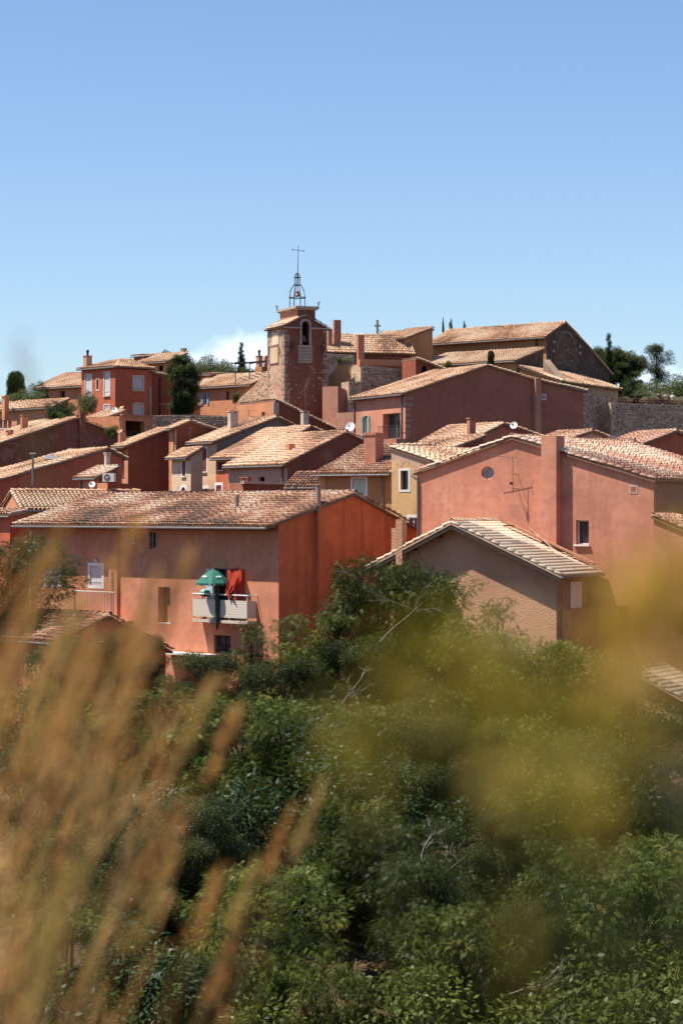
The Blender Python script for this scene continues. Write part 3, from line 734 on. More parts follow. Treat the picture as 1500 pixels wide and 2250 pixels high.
# --- tan roughcast house
H2 = House('house', 'tan roughcast house with new pale tiled roof and dark eaves boards', (1222, 1259, 105), 30, [(1004, 1153), (834, 1243)], (3.55,), 'U', wu=tan, wv=plaster('tan_shaded_side', (.30, .17, .11), .2, .5, bump=.9))  # side wall: darker copy of the tan, its shade put into the colour
H2.win('V', 1251, 1276, 1278, 1362, 'dark', depth=.1)
H2.build(T_new(), oh=.5, ov=.62, ind=300, cap='ind', sp=.205, rl=.31, jit=.12, ww=1.0, gutter=True, flat=True, slabmat=simple('new_tile_bed', (.52, .34, .22), .9))
w_ = [c for c in H2.root.children if c.name.startswith('window')][0]
p_ = H2.poly('V', 1251, 1276, 1278, 1362)
for a, b, z in ((p_[0][0], (p_[0][0] + p_[1][0]) / 2 - .01, p_[0][1] + .35), ((p_[0][0] + p_[1][0]) / 2 + .01, p_[1][0], p_[0][1])):
    mb = MB(); H2.planks(mb, 'V', a, b, z, p_[2][1], .04, .12); mb.build('shutter', simple('white_shutter', (.62, .6, .57)), w_)
mb = MB(); pr = H2.prof   # bargeboards under the verge and rafter ends
for (c0, z0), (c1, z1) in zip(pr, pr[1:]):
    a = H2.on('U', c0, z0, .58) - UP * .04; b = H2.on('U', c1, z1, .58) - UP * .04
    if c0 == 0: a = H2.on('U', -.5, z0 - .5 * (z1 - z0) / (c1 - c0), .58) - UP * .04
    else: b = H2.on('U', c1 + .5, z1 + .5 * (z1 - z0) / (c1 - c0), .58) - UP * .04
    d = (b - a); mb = MB(); mb.box((a + b) / 2 - UP * .06, d / 2, H2.v * .02, UP * .10); mb.build('bargeboard', M_wood(), H2.root)
for k in range(7):
    c = H2.lenU * (k + .5) / 7; z = H2.top('U', c) - .14; mb = MB(); mb.box(H2.on('U', c, z, .26), H2.u * .05, H2.v * .28, UP * .06); mb.build('rafter_end', M_wood(), H2.root)
H2.slab('U', 868, 888, 1160, 1560, .0, .38, 'flue_breast', tan)
H2.chimney(869, 893, 1141, 1200, 108.6, tan, 'plain', .8)
H2.slab('V', 1228, 1330, 1335, 1560, -.02, .18, 'wall_ledge', plaster('tan_shaded_side', (.30, .17, .11)))
# orange flashing and a cable where its roof meets the rose wall
mb = MB(); a = P(1112, 1152, 110.2); b = P(1305, 1243, 108.3)
mb.box((a + b) / 2 + UP * .10, (b - a) / 2, Vector((.05, .12, 0)), UP * .05); mb.build('flashing', simple('flashing_orange', (.50, .24, .13), .8), H2.root)
mb = MB(); q = P(1118, 1160, 107.5); mb.box(q + UP * .10, H2.v * .55, H2.u * .03, UP * .03); mb.build('snow_bar', M_iron(), H2.root)

# --- big rose house on the right
H3 = House('house', 'tall rose pink house with round window, antenna shadow and pier', (1436, 1059, 107), 33, [(1127, 966), (916, 1043)], (13,), 'U', wu=pink, wv=plaster('rose_shaded_side', (.40, .19, .12), .2, .4))  # right wall a darker rose, with its shade painted in
poly = []
for k in range(20):
    c_, z_ = H3.loc('U', 1071, 1039); w = 2 * math.pi * k / 20; poly.append((c_ + .36 * math.cos(w), z_ + .33 * math.sin(w)))
H3.holes['U'].append((poly, .3))
H3.win('U', 1265, 1293, 1143, 1196, 'glass', depth=.28, cross=0, sill=wht)
H3.win('U', 1354, 1381, 1332, 1385, 'glass', depth=.28, cross=0, mat=simple('dark_frame', (.10, .09, .10)))
H3.build(T_pink(), oh=.12, ov=.16, ind=300, cap='ind', jit=.7, gutter=False)
mb = MB(); H3.ring(mb, 'U', poly, .0, -.28, -.20)
mb = MB(); cc_ = H3.on('U', c_, z_, -.22)
V = [cc_ + H3.u * math.cos(2 * math.pi * k / 24) * r_ + UP * math.sin(2 * math.pi * k / 24) * r_ * 1.06 + H3.nrm('U') * o_ for r_, o_ in ((.35, 0), (.24, .0), (.24, .05), (.35, .05)) for k in range(24)]
mb.add(V, [(j * 24 + k, j * 24 + (k + 1) % 24, ((j + 1) % 4) * 24 + (k + 1) % 24, ((j + 1) % 4) * 24 + k) for j in range(4) for k in range(24)])
rw = mb.build('round_window', simple('pinkish_frame', (.55, .42, .36)), H3.root)
mb = MB(); mb.add([cc_ + H3.u * math.cos(2 * math.pi * k / 24) * .24 + UP * math.sin(2 * math.pi * k / 24) * .25 + H3.nrm('U') * .01 for k in range(24)], [tuple(range(24))]); mb.build('pane', simple('round_pane', (.22, .25, .30), .25, .5), rw)
# pier standing proud of the wall and rising above the roof
p_ = H3.poly('U', 1200, 1233, 958, 1560); mb = MB(); n_ = H3.nrm('U')
mb.box(H3.on('U', (p_[0][0] + p_[1][0]) / 2, (p_[0][1] + p_[2][1]) / 2, .12), H3.u * (p_[1][0] - p_[0][0]) / 2, n_ * .42, UP * (p_[2][1] - p_[0][1]) / 2)
pier = mb.build('chimney_pier', pink, H3.root)
mb = MB(); mb.box(H3.on('U', (p_[0][0] + p_[1][0]) / 2, p_[2][1] + .004, .12), H3.u * ((p_[1][0] - p_[0][0]) / 2 - .1), n_ * .3, UP * .002); mb.build('flue', M_iron(), pier)
mb = MB(); p_ = H3.poly('U', 1385, 1398, 1069, 1082); H3.ring(mb, 'U', p_, .05, 0, .02); vg = mb.build('vent', simple('pinkish_frame', (.55, .42, .36)), H3.root)
for i in range(4):
    mb = MB(); mb.box(H3.on('U', (p_[0][0] + p_[1][0]) / 2, p_[0][1] + (i + .5) * (p_[2][1] - p_[0][1]) / 4, .008), H3.u * (p_[1][0] - p_[0][0]) / 2, n_ * .008, UP * .02); mb.build('slat', chr_, vg)
mb = MB(); a = H3.on('U', *H3.loc('U', 905, 1046), .0); mb.tube([a + UP * .02, a + H3.u * -.25 + n_ * .1 - UP * .12, H3.on('U', H3.lenU - .1, a.z - .25, .08), H3.on('U', H3.lenU - .1, a.z - 4, .08)], .06, 8); mb.build('downpipe', simple('dark_pipe', (.12, .10, .10)), H3.root)
# cable down the wall
# --- low wing at the right edge and its tiled coping; lean-to below
H3b = House('lower_wing', 'lower wing with tiled coping at the right edge of the rose house', (1575, 1200, 103), 33, [(1436, 1141)], (2.4,), 'U', wu=pink, wv=pink)
H3b.win('U', 1488, 1530, 1340, 1400, 'glass')
H3b.build(T_pink(), oh=.05, ov=.1, cap='ind', gutter=False)
H3c = House('lean_to', 'lean-to with pale tiled roof at the foot of the rose house', (1560, 1572, 97.5), 30, [(1396, 1480)], (3.2,), 'U', wu=tan, wv=tan, cat='outbuilding')
H3c.build(T_new(), oh=.3, ov=.35, ind=120, cap='ind', sp=.205, rl=.31, jit=.12, ww=1.0, gutter=False, flat=True, slabmat=simple('new_tile_bed', (.52, .34, .22), .9))

# --- ochre house behind
H4 = House('house', 'yellow ochre house with flaking top and white framed windows', (1015, 1040, 124), 36, [(860, 988)], (9.0,), 'U', wu=och, wv=och)
H4.win('U', 880, 897, 1034, 1076, 'glass', sur=wht, sw=.12, depth=.25, cross=0, mat=simple('dark_frame', (.10, .09, .10)))
H4.win('U', 898, 918, 1137, 1170, 'glass', sur=wht, sw=.14, depth=.1)
H4.build(T_pale(), oh=.1, ov=.1, sp=.24, cap='row', gutter=False)
# ragged flaked plaster under the verge
mb = MB(); n_ = H4.nrm('U'); k = 46; top_ = []; bot_ = []
for i in range(k + 1):
    c = H4.lenU * i / k; zt = H4.top('U', c); top_.append(H4.on('U', c, zt - .02, .012)); bot_.append(H4.on('U', c, zt - .25 - .75 * abs(noise.noise(Vector((c * 2.6, 1, 4)))) - R.uniform(0, .35), .012))
mb.add(top_ + bot_, [(i, i + 1, k + 2 + i, k + 1 + i) for i in range(k)]); mb.build('flaked_plaster', plaster('flaked_pinkish', (.60, .38, .26), .12, .3), H4.root)
# --- low house with the pale green shutter
H9 = House('house', 'low house with pale green closed shutter and broad chimney', (860, 1040, 129), 34, [(952, 984)], 703, wu=orb, wv=ora)
H9.win('U', 775, 803, 1052, 1122, 'closed', sur=wht, sw=.14, mat=simple('sage_shutter', (.50, .60, .46), .7, .2, 0, .06))
H9.build(T_old(), oh=.42, ov=.15, cap='row')
H9.pipe('U', 842, 1052, 1125, .05, M_zinc(), kick=.3)
H9.chimney(799, 843, 951, 1004, 131.5, chr_, 'rim', .9)
H9.slab('U', 703, 717, 1046, 1130, -.02, .06, 'pilaster', ora)
# --- roofs stacked behind the ochre house
H5a = House('house', 'small roof stepping down behind the yellow ochre house', (985, 991, 141), 55, [(1062, 962)], 885, wu=red2, wv=brn)
H5a.build(T_pale(), oh=.2, cap='row', gutter=False)
H5 = House('house', 'house with dish on its ridge and small chimney behind ochre house', (1040, 968, 150), 58, [(1104, 935), (1195, 966)], 930, wu=red2, wv=chr_)
H5.build(T_pale(), oh=.2, cap='row', gutter=False)
H5.chimney(1024, 1046, 918, 958, 146, chr_, 'slab', .7, taper=.85)
H6 = House('house', 'low peaked roof with grey gable right of the pier', (1245, 970, 152), 58, [(1299, 951), (1340, 966)], 1175, wu=stn, wv=stn)
H6.build(T_pale(), oh=.2, cap='row', gutter=False)
H7 = House('house', 'red gabled house with tiled roof at the right edge behind rose house', (1405, 981, 150), 58, [(1484, 951), (1560, 985)], 1322, wu=red2, wv=red2)
H7.build(T_pink(), oh=.2, cap='row', gutter=False)
H7.chimney(1390, 1397, 965, 974, 151, chr_, 'tile')
H7b = House('house', 'low tiled roof between the pier and the red gabled house', (1330, 984, 141), 45, [(1390, 972), (1440, 990)], 1232, wu=red2, wv=red2)
H7b.build(T_pink(), oh=.2, gutter=False)

# --- long maroon gable house in the middle
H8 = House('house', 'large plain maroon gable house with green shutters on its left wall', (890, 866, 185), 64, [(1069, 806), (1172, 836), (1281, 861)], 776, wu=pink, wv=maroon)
gsh = simple('green_shutter', (.22, .34, .27), .7, .2, 0, .08)
H8.win('U', 799, 808, 913, 966, 'open', arch=.8, mat=gsh, depth=.15)
H8.win('U', 841, 879, 908, 964, 'glass', depth=.55, mat=gsh, label='french window behind a railing')
H8.build(T_pale(), oh=.35, ov=.12, cap='row')
H8.slab('V', 1171, 1183, 831, 1000, -.02, .42, 'pilaster', plaster('maroon_light', (.46, .22, .14), .1, .2))
H8.pipe('U', 884, 872, 965, .07, M_zinc(), kick=.3); H8.pipe('U', 780, 884, 965, .07, simple('dark_pipe', (.12, .10, .10)))
for i in range(9):   # corner stones
    y = 872 + i * 12 + R.uniform(-1, 1); ww_ = R.uniform(7, 19)
    H8.slab('V', 890.5, 890 + ww_, y, y + R.uniform(7, 10), 0, .03, 'quoin', plaster('quoin_warm', (.40, .26, .18), .3, .5, bump=.7) if i % 2 else plaster('quoin_brown', (.34, .24, .18), .3, .5, bump=.7))
q_ = H8.poly('U', 836, 889, 936, 966)
mb = MB(); (c0, z0), (c1, _), (_, z1) = q_[0], q_[1], q_[2]
mb.tube([H8.on('U', c0, z1, .3), H8.on('U', c1, z1, .3)], .025, 6); mb.tube([H8.on('U', c0, z0 + .1, .3), H8.on('U', c1, z0 + .1, .3)], .02, 6)
for i in range(16): mb.tube([H8.on('U', c0 + (i + .5) * (c1 - c0) / 16, z0, .3), H8.on('U', c0 + (i + .5) * (c1 - c0) / 16, z1, .3)], .014, 5)
mb.build('window_railing', M_iron(), H8.root)
H8.slab('U', 836, 892, 966, 985, 0, .9, 'window_terrace', chr_)
mb = MB(); p_ = H8.poly('V', 1188, 1198, 867, 877); H8.ring(mb, 'V', p_, .06, 0, .03); vg = mb.build('vent', wht, H8.root)
for i in range(4):
    mb = MB(); mb.box(H8.on('V', (p_[0][0] + p_[1][0]) / 2, p_[0][1] + (i + .5) * (p_[2][1] - p_[0][1]) / 4, .012), H8.v * (p_[1][0] - p_[0][0]) / 2, H8.u * .01, UP * .03); mb.build('slat', simple('grey_slat', (.35, .38, .42)), vg)

# --- pinkish house with broad tile roof left of centre
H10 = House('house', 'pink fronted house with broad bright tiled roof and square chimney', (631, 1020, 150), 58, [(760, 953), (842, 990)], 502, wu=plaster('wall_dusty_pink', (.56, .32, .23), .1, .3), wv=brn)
H10.win('U', 568, 581, 1048, 1060, 'dark', depth=.2)
H10.build(T_pale(), oh=.35, ov=.15, cap='row', sp=.24, rl=.4)
H10.chimney(627, 648, 975, 999, 153, ora, 'plain')
H10.pipe('U', 622, 1026, 1060, .08, M_zinc(), kick=.3)
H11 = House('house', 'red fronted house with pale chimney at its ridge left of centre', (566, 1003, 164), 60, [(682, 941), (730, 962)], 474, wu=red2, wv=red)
H11.win('U', 478, 493, 1016, 1032, 'glass', sill=M_zinc(), mat=simple('dark_frame', (.10, .09, .10)))
H11.win('U', 475, 487, 1066, 1083, 'closed', sur=wht, sw=.2, mat=simple('maroon_shutter', (.20, .05, .05)))
H11.build(T_pale(), oh=.35, ov=.15, cap='row')
H11.chimney(660, 678, 903, 948, 171, chp, 'slab')
H12 = House('house', 'tall narrow beige house with maroon shutters', (476, 971, 174), 60, [(607, 920), (650, 942)], 421, wu=beg, wv=plaster('gable_grey', (.25, .18, .145), .2, .5, bump=.8))
mar = simple('maroon_shutter', (.20, .05, .05))
H12.win('U', 444, 454, 985, 1036, 'closed', sur=wht, sw=.2, mat=mar, sill=wht)
H12.win('U', 441, 456, 1074, 1096, 'closed', sur=wht, sw=.25, mat=mar)
H12.build(T_pale(), oh=.4, ov=.15, cap='row')
H12.chimney(500, 523, 903, 952, 177, chp, 'slab', .7); 
H12.pipe('U', 421, 978, 1085, .06, wht)
H12b = House('house', 'low beige annex with maroon shutter beside the tall beige house', (419, 1003, 172), 60, [(445, 988)], 377, wu=beg, wv=beg)
H12b.win('U', 400, 408, 1013, 1046, 'closed', sur=wht, sw=.12, mat=mar, sill=wht)
H12b.win('U', 398, 408, 1070, 1092, 'closed', sur=wht, sw=.2, mat=mar, arch=1)
H12b.build(T_pale(), oh=.4, ov=.15)
# low parapet building in front of the pinkish house
H10c = House('outbuilding', 'low red brown parapet with little chimney behind the salmon roof ridge', (534, 1062, 138), 25, [(632, 1063)], 504, wu=pk, wv=brn)
H10c.build(None)
H10c.slab('V', 533, 634, 1058, 1064, -.15, .1, 'coping', chp)
H10c.chimney(528, 552, 1048, 1066, 139, chr_, 'slab')
H10d = House('small_house', 'small tiled roof below the brown gable of the pink fronted house', (712, 1070, 137), 20, [(735, 1045)], 634, wu=red2, wv=red2)
H10d.build(T_old(), oh=.3)
# --- dark red gable house left
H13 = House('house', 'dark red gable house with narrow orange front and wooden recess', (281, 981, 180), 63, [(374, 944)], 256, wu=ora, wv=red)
H13.win('U', 263, 273, 988, 1054, 'dark', depth=.4)
H13.build(T_pale(), oh=.35, cap='row')
H13.chimney(259, 277, 950, 974, 182, chr_, 'tile')
H13b = House('house', 'dark red gable house with orange pilaster and white downpipe', (381, 943, 178.5), 63, [(417, 928), (482, 951)], 371, wu=ora, wv=red)
H13b.build(T_pale(), oh=.3, cap='row'); H13b.pipe('V', 385, 945, 1000, .07, beg)
# --- big dark gable at far left
H14 = House('house', 'big weathered dark red gable house at the left with central flue', (-70, 1000, 179), 62, [(168, 921), (264, 957)], (9,), wu=red, wv=brn)
H14.build(T_pale(), oh=.3, cap='row', gutter=False)
H14.slab('V', 173, 185, 905, 990, -.3, .35, 'flue_breast', brn)
H14.chimney(44, 62, 912, 935, 186, chr_, 'slab'); H14.chimney(12, 30, 945, 965, 183, chr_, 'slab')
H15 = House('house', 'red walled house with long sloping verge and rooftop vents at left', (-60, 1074, 148), 62, [(236, 990), (268, 1006)], (7,), wu=red2, wv=red2)
H15.win('V', 143, 164, 1074, 1084, 'dark', depth=.2)
H15.build(T_pale(), oh=.3, cap='row', gutter=False)
H16 = House('small_house', 'small pink fronted house with chimney and air conditioner', (216, 1050, 143), 52, [(258, 1030)], 174, wu=pink, wv=red)
H16.build(T_old(), oh=.3, cap='row')
H16.chimney(229, 242, 994, 1036, 145, chp, 'slab', .8); H16.pipe('U', 180, 1055, 1085, .06)
H16b = House('parapet_wall', 'orange parapet wall below the air conditioner', (236, 1061, 140), 45, [(290, 1063)], 214, wu=ora, wv=red, cat='wall')
H16b.build(None)
# --- red house with shutters on the skyline (canted corner, hipped roof)
H17 = House('house', 'bright red house with pale shutters and chimney on left skyline', (253, 808, 214), 48, [(334, 814)], 179, wu=red2, wv=red2)
cr = simple('cream_surround', (.62, .52, .42), .8, .1, 0, .05)
H17.win('U', 188, 201, 824, 870, 'closed', sur=cr, sw=.12); H17.win('U', 229, 241, 818, 869, 'closed', sur=cr, sw=.12, sill=cr)
H17.win('U', 212, 217, 833, 856, 'dark', sur=cr, sw=.1); H17.win('U', 229, 240, 890, 912, 'closed', sur=cr, sw=.12)
H17.win('V', 294, 314, 828, 856, 'closed', sur=cr, sw=.16, sill=cr); H17.win('V', 294, 314, 887, 916, 'closed', sur=cr, sw=.14, arch=.4)
H17.build(None)
def hip(H, apex, oh, mat, lab=None):
    zt = H.prof[0][1] + .02; A = [H.pt(-oh, -oh, zt), H.pt(H.lenU + oh, -oh, zt), H.pt(H.lenU + oh, H.lenV + oh, zt), H.pt(-oh, H.lenV + oh, zt)]
    a0, a1 = apex
    mb = MB(); mb.add([p for p in A] + [p + UP * .1 for p in A] + [a0, a1], [(3, 2, 1, 0), (0, 1, 5, 4), (1, 2, 6, 5), (2, 3, 7, 6), (3, 0, 4, 7), (4, 5, 9, 8), (6, 7, 8, 9), (5, 6, 9), (7, 4, 8)])
    r = mb.build('roof', M_under(), H.root)
    for lo, hi, tri in (((A[0], A[1]), (a0, a1), 0), ((A[3], A[0]), (a0, a0), 1)):
        l0, l1 = lo[0] + UP * .1, lo[1] + UP * .1; h0, h1 = hi
        w = (l1 - l0).length; k = int(w / .215); V = []; T = []; n = (l1 - l0).cross(h0 - l0).normalized()
        if n.z < 0: n = -n
        for c in range(k):
            f = (c + .5) / k; lo_p = l0.lerp(l1, f); hi_p = h0.lerp(h1, f); e = (l1 - l0).normalized(); sdir = (hi_p - lo_p)
            up_ = sdir - e * sdir.dot(e); up_.normalize(); # straight up-slope, cut where the hip closes the field
            lim = sdir.length
            if tri:
                g = abs(f - .5) * 2; lim = (h0 - l0.lerp(l1, .5)).dot(up_) * (1 - g)
            else:
                a_f = (h0 - l0).dot(e) / w; b_f = (h1 - l0).dot(e) / w; hh = (h0 - l0).dot(up_)
                lim = hh * min(1, f / max(a_f, .01), (1 - f) / max(1 - b_f, .01))
            nr = int(lim / .36)
            for q in range(nr):
                p = lo_p + up_ * (q * .36 - .04) + n * (.02 + R.uniform(0, .015))
                for tt in TILE_T: V.append(p - origin(r) + e * float(tt[0]) + up_ * float(tt[1]) * .44 + n * float(tt[2]))
                T += [min(.99, max(0, tint_at(p)))] * 4
        K = len(V) // 10
        ob = link('tile_field', mesh_np('tile_field', np.array(V), (np.arange(K)[:, None, None] * 10 + TILE_F[None]).reshape(-1, 4), T), mat, r); ob['kind'] = 'stuff'
    mb = MB(); mb.tube([A[0] + UP * .02, A[1] + UP * .02], .07, 8); mb.build('gutter', M_zinc(), H.root)
    return r
hip(H17, (P(290, 789, 218.5), P(258, 788, 222)), .35, T_pale())
H17.chimney(182, 203, 779, 812, 218, chm, 'pot', .8, taper=.9)
H17.slab('V', 328, 332, 850, 916, 0, .06, 'quoin_strip', M_stone())
H17c = House('house', 'red side wing between red house and dark ivy tree', (335, 822, 217), 40, [(380, 830)], (3,), wu=red, wv=red); H17c.build(T_pale(), oh=.2)
H17c.pipe('V', 350, 830, 915, .09, M_iron())
H18 = House('house', 'orange house with two small windows left of the red house', (200, 848, 222), 40, [(262, 818)], 80, wu=ora, wv=ora)
H18.win('U', 95, 107, 864, 884, 'glass', depth=.3, mat=simple('dark_frame', (.10, .09, .10))); H18.win('U', 132, 143, 859, 879, 'glass', depth=.3, mat=simple('dark_frame', (.10, .09, .10)))
H18.build(T_pale(), oh=.3, cap='row')
H19 = House('house', 'salmon house with small arcade at the left edge', (118, 895, 192), 50, [(150, 880)], (9.5,), wu=pink, wv=red)
for x in (-2, 8, 18): H19.win('U', x, x + 8, 917, 942, 'dark', arch=1, depth=.5, sur=cr, sw=.05)
H19.build(T_pale(), oh=.25, cap='row'); H19.chimney(4, 20, 869, 900, 196, ora, 'rim')
H20 = House('small_house', 'small tiled house with dish beneath the red house', (184 + 40, 924, 188), 50, [(272, 906)], 182, wu=red, wv=red)
H20.build(T_pale(), oh=.2, cap='row', gutter=False); H20.chimney(261, 278, 897, 922, 192, chr_, 'tile')
H20b = House('loggia', 'small orange loggia with dark opening and railing', (269, 914, 186), 30, [(334, 913)], (5,), wu=ora, wv=ora)
H20b.win('V', 276, 317, 925, 960, 'dark', depth=.4); H20b.build(None)
mb = MB(); p_ = H20b.poly('V', 276, 317, 949, 958)
for i in range(14): mb.box(H20b.on('V', p_[0][0] + (i + .5) * (p_[1][0] - p_[0][0]) / 14, (p_[0][1] + p_[2][1]) / 2, -.1), H20b.v * .015, H20b.u * .015, UP * (p_[2][1] - p_[0][1]) / 2)
mb.box(H20b.on('V', (p_[0][0] + p_[1][0]) / 2, p_[2][1], -.1), H20b.v * (p_[1][0] - p_[0][0]) / 2, H20b.u * .02, UP * .025); mb.build('railing', M_iron(), H20b.root)
H20b.slab('V', 267, 336, 911, 915, -.2, .1, 'coping', chr_)
H21 = House('house', 'orange house behind the red house on the skyline', (368, 795, 236), 42, [(410, 778)], 300, wu=ora, wv=orb)
H21.win('U', 348, 358, 803, 816, 'dark'); H21.build(T_pale(), oh=.3, cap='row'); H21.chimney(397, 410, 765, 785, 240, chm, 'slab')
H21b = House('small_house', 'tiny flat topped red block on the skyline roof', (322, 783, 240), 45, [(336, 783)], 294, wu=red2, wv=red2); H21b.build(T_pale(), oh=.25)
H22 = House('house', 'orange house with blue shutters left of the tower', (552, 846, 215), 44, [(600, 822)], 421, wu=ora, wv=orb)
blu = simple('blue_shutter', (.25, .42, .62), .7, .2, 0, .08)
H22.win('U', 447, 455, 864, 889, 'open', mat=blu); H22.win('U', 496, 503, 860, 878, 'glass', depth=.25, mat=simple('dark_frame', (.10, .09, .10)))
H22.build(T_pale(), oh=.35, cap='row')
H22b = House('small_house', 'orange block with flat tiled top behind the blue shuttered house', (463, 825, 222), 40, [(512, 826)], 432, wu=ora, wv=brn); H22b.build(T_pale(), oh=.15, ridge=False)
H22c = House('small_house', 'little tiled porch left of the blue shuttered house', (424, 903, 211), 40, [(440, 895)], 398, wu=ora, wv=ora); H22c.build(T_pale(), oh=.2)
# ridge houses right of the tower
H24 = House('house', 'red house with long tiled roof right of the tower', (702, 767, 216), 72, [(690, 737)], 905, 'U', wu=red, wv=red)
H24.build(T_pale(), oh=.5, gutter=False, cap=False)
H24.chimney(731, 749, 703, 752, 217, chr_, 'plain', .8); H24.chimney(719, 730, 722, 748, 216.5, chr_, 'plain', .8)
H24.chimney(783, 800, 736, 792, 211, chr_, 'plain', 1.0, down=2)
# ------------------------------------------------------------------ church, bell tower, old walls
def rubble(H, side, x0, x1, y0, y1, n, mat, size=(.16, .34), proud=.04, inside=None, keep=.86, off=0):
    p = H.poly(side, x0, x1, y0, y1); c0, z0 = p[0]; c1, z1 = p[2]; d = H.dr(side); nn = H.nrm(side); V = []; Fc = []; T = []; o0 = origin(H.root)
    z = z0; rows = max(1, int((z1 - z0) / (size[0] * 1.15))); k = 0
    for r_ in range(rows):
        z = z0 + (r_ + .5) * (z1 - z0) / rows; c = c0 + R.uniform(0, .2); h = (z1 - z0) / rows
        while c < c1:
            w = R.uniform(size[0], size[1] * 1.25); zt = z + R.uniform(-.05, .05)
            if zt + h * .4 < H.top(side, min(max(c + w / 2, 0), H.lm if side == H.side else 1e9)) and R.random() < keep and c + w < c1 and (inside is None or all(pin((c + a * w, zt + b * h * .5), inside) for a in (0, 1) for b in (-1, 1))):
                o = len(V); pr = R.uniform(.2, 1) * proud
                for (a, b, q) in ((0, -1, -.02), (1, -1, -.02), (1, 1, -.02), (0, 1, -.02), (.12, -.75, pr), (.88, -.75, pr), (.88, .75, pr), (.12, .75, pr)):
                    V.append(H.on(side, c + a * (w - .03) + R.uniform(-.02, .02), zt + b * h * .42 + R.uniform(-.02, .02), q + off) - o0)
                Fc += [(o + 4, o + 5, o + 6, o + 7), (o, o + 1, o + 5, o + 4), (o + 1, o + 2, o + 6, o + 5), (o + 2, o + 3, o + 7, o + 6), (o + 3, o, o + 4, o + 7)]
                T += [min(.99, max(0, R.gauss(.5, .22)))] * 5; k += 1
            c += w
    if not V: return
    o = link('rubble_stones', mesh_np('rubble_stones', np.array(V), Fc, T), mat, H.root); o['kind'] = 'stuff'
STONE = tilemat('rubble_stone', [(0, (.13, .08, .06)), (.3, (.25, .16, .11)), (.6, (.36, .25, .175)), (.85, (.46, .35, .26)), (1, (.56, .47, .37))], .3)

STONEW = tilemat('rubble_warm', [(0, (.34, .18, .12)), (.4, (.45, .28, .18)), (.75, (.52, .35, .23)), (1, (.58, .43, .31))], .25)
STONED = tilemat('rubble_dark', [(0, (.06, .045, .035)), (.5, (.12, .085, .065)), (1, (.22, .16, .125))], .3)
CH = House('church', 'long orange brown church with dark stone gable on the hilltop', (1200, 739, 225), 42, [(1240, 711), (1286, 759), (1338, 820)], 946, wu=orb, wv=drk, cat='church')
CH.build(T_pale(), oh=.45, ov=.15, cap='row')
CH.pipe('U', 1179, 744, 775, .08, M_iron())
# blind stone arch and patches in the gable
mb = MB(); K = 26; V = []
for r_ in (1.0, .86):
    for k in range(K + 1):
        w = math.pi * k / K; cx_, cz_ = CH.loc('V', 1243, 770); V.append(CH.on('V', cx_ - math.cos(w) * 1.65 * r_, cz_ + math.sin(w) * 2.0 * r_ , .06))
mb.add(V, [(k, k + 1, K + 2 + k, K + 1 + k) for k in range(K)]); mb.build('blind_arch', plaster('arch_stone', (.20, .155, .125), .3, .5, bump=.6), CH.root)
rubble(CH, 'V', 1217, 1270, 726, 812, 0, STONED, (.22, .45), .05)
for (x, y) in ((1215, 748), (1214, 768), (1272, 758), (1271, 772)): CH.slab('V', x, x + 4, y, y + 6, 0, .05, 'corbel_stone', M_stone())
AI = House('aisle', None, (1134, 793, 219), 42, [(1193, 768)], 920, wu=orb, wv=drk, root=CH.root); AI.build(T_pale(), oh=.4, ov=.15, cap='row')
TR = House('transept', None, (890, 745, 219), 42, [(948, 723)], 840, wu=orb, wv=orb, root=CH.root)
TR.win('V', 901, 908, 766, 779, 'dark'); TR.build(T_pale(), oh=.3, ov=.1, cap='row', gutter=False)
NV = House('choir', None, (905, 752, 226), 42, [(950, 726)], 800, wu=orb, wv=orb, root=CH.root); NV.build(T_pale(), oh=.3, cap='row', gutter=False)
mb = MB(); a = P(1200, 790, 216.5); b = P(1236, 834, 213.5)   # sloped buttress
mb.box((a + b) / 2 - UP * 1.0, (b - a) / 2, Vector((-.28, .3, 0)), UP * 1.0); mb.build('buttress', plaster('buttress_stone', (.25, .18, .135), .3, .5, bump=.7), CH.root)
# stone cross on the choir
q = P(829, 729, 228); rt = empty('stone_cross', q - UP * .3, 'stone cross standing on the church roof end', 'cross')
mb = MB(); mb.box(q + UP * .45, (.12, 0, 0), (0, .1, 0), UP * .75); mb.box(q + UP * .62, (.32, 0, 0), (0, .098, 0), UP * .09); mb.build('cross', M_stone(), rt)
mb = MB(); mb.tube([q + Vector((.1, 0, .2)) + Vector((.45 * t_ + .12 * math.sin(t_ * 9), 0, .22 * math.cos(t_ * 7) - .2)) for t_ in [i / 8 for i in range(9)]], .02, 5); mb.build('iron_scroll', M_iron(), rt)

AP = House('rampart_house', 'pale rubble building with lean tiled roof below the church gable', (1228, 838, 213), 27, [(1143, 808)], 1357, 'U', wu=orb, wv=stn, cat='house', base=2)
AP.win('V', 1314, 1317, 872, 886, 'dark'); AP.build(T_pale(), oh=.35, ov=.2, cap='row', gutter=False)
rubble(AP, 'V', 1230, 1352, 842, 985, 0, STONE, (.2, .4), .03)
RW = House('rampart_wall', 'long pale stone rampart wall at the right edge with people above', (1342, 884, 221), 62, [(1560, 893)], (.8,), wu=stn, wv=stn, cat='wall', base=2)
RW.build(None); rubble(RW, 'V', 1344, 1555, 888, 985, 0, STONE, (.2, .42), .03)
mb = MB(); 
for i in range(24):
    c = RW.lenV * (i + .5) / 24; z = RW.top('V', c); mb.tube([RW.on('V', c, z, -.3), RW.on('V', c, z + .5, -.3)], .02, 5)
for dz in (.25, .5): mb.tube([RW.on('V', 0, RW.top('V', 0) + dz, -.3), RW.on('V', RW.lenV, RW.top('V', RW.lenV) + dz, -.3)], .025, 5)
mb.build('railing', simple('rust_rail', (.25, .09, .06)), RW.root)

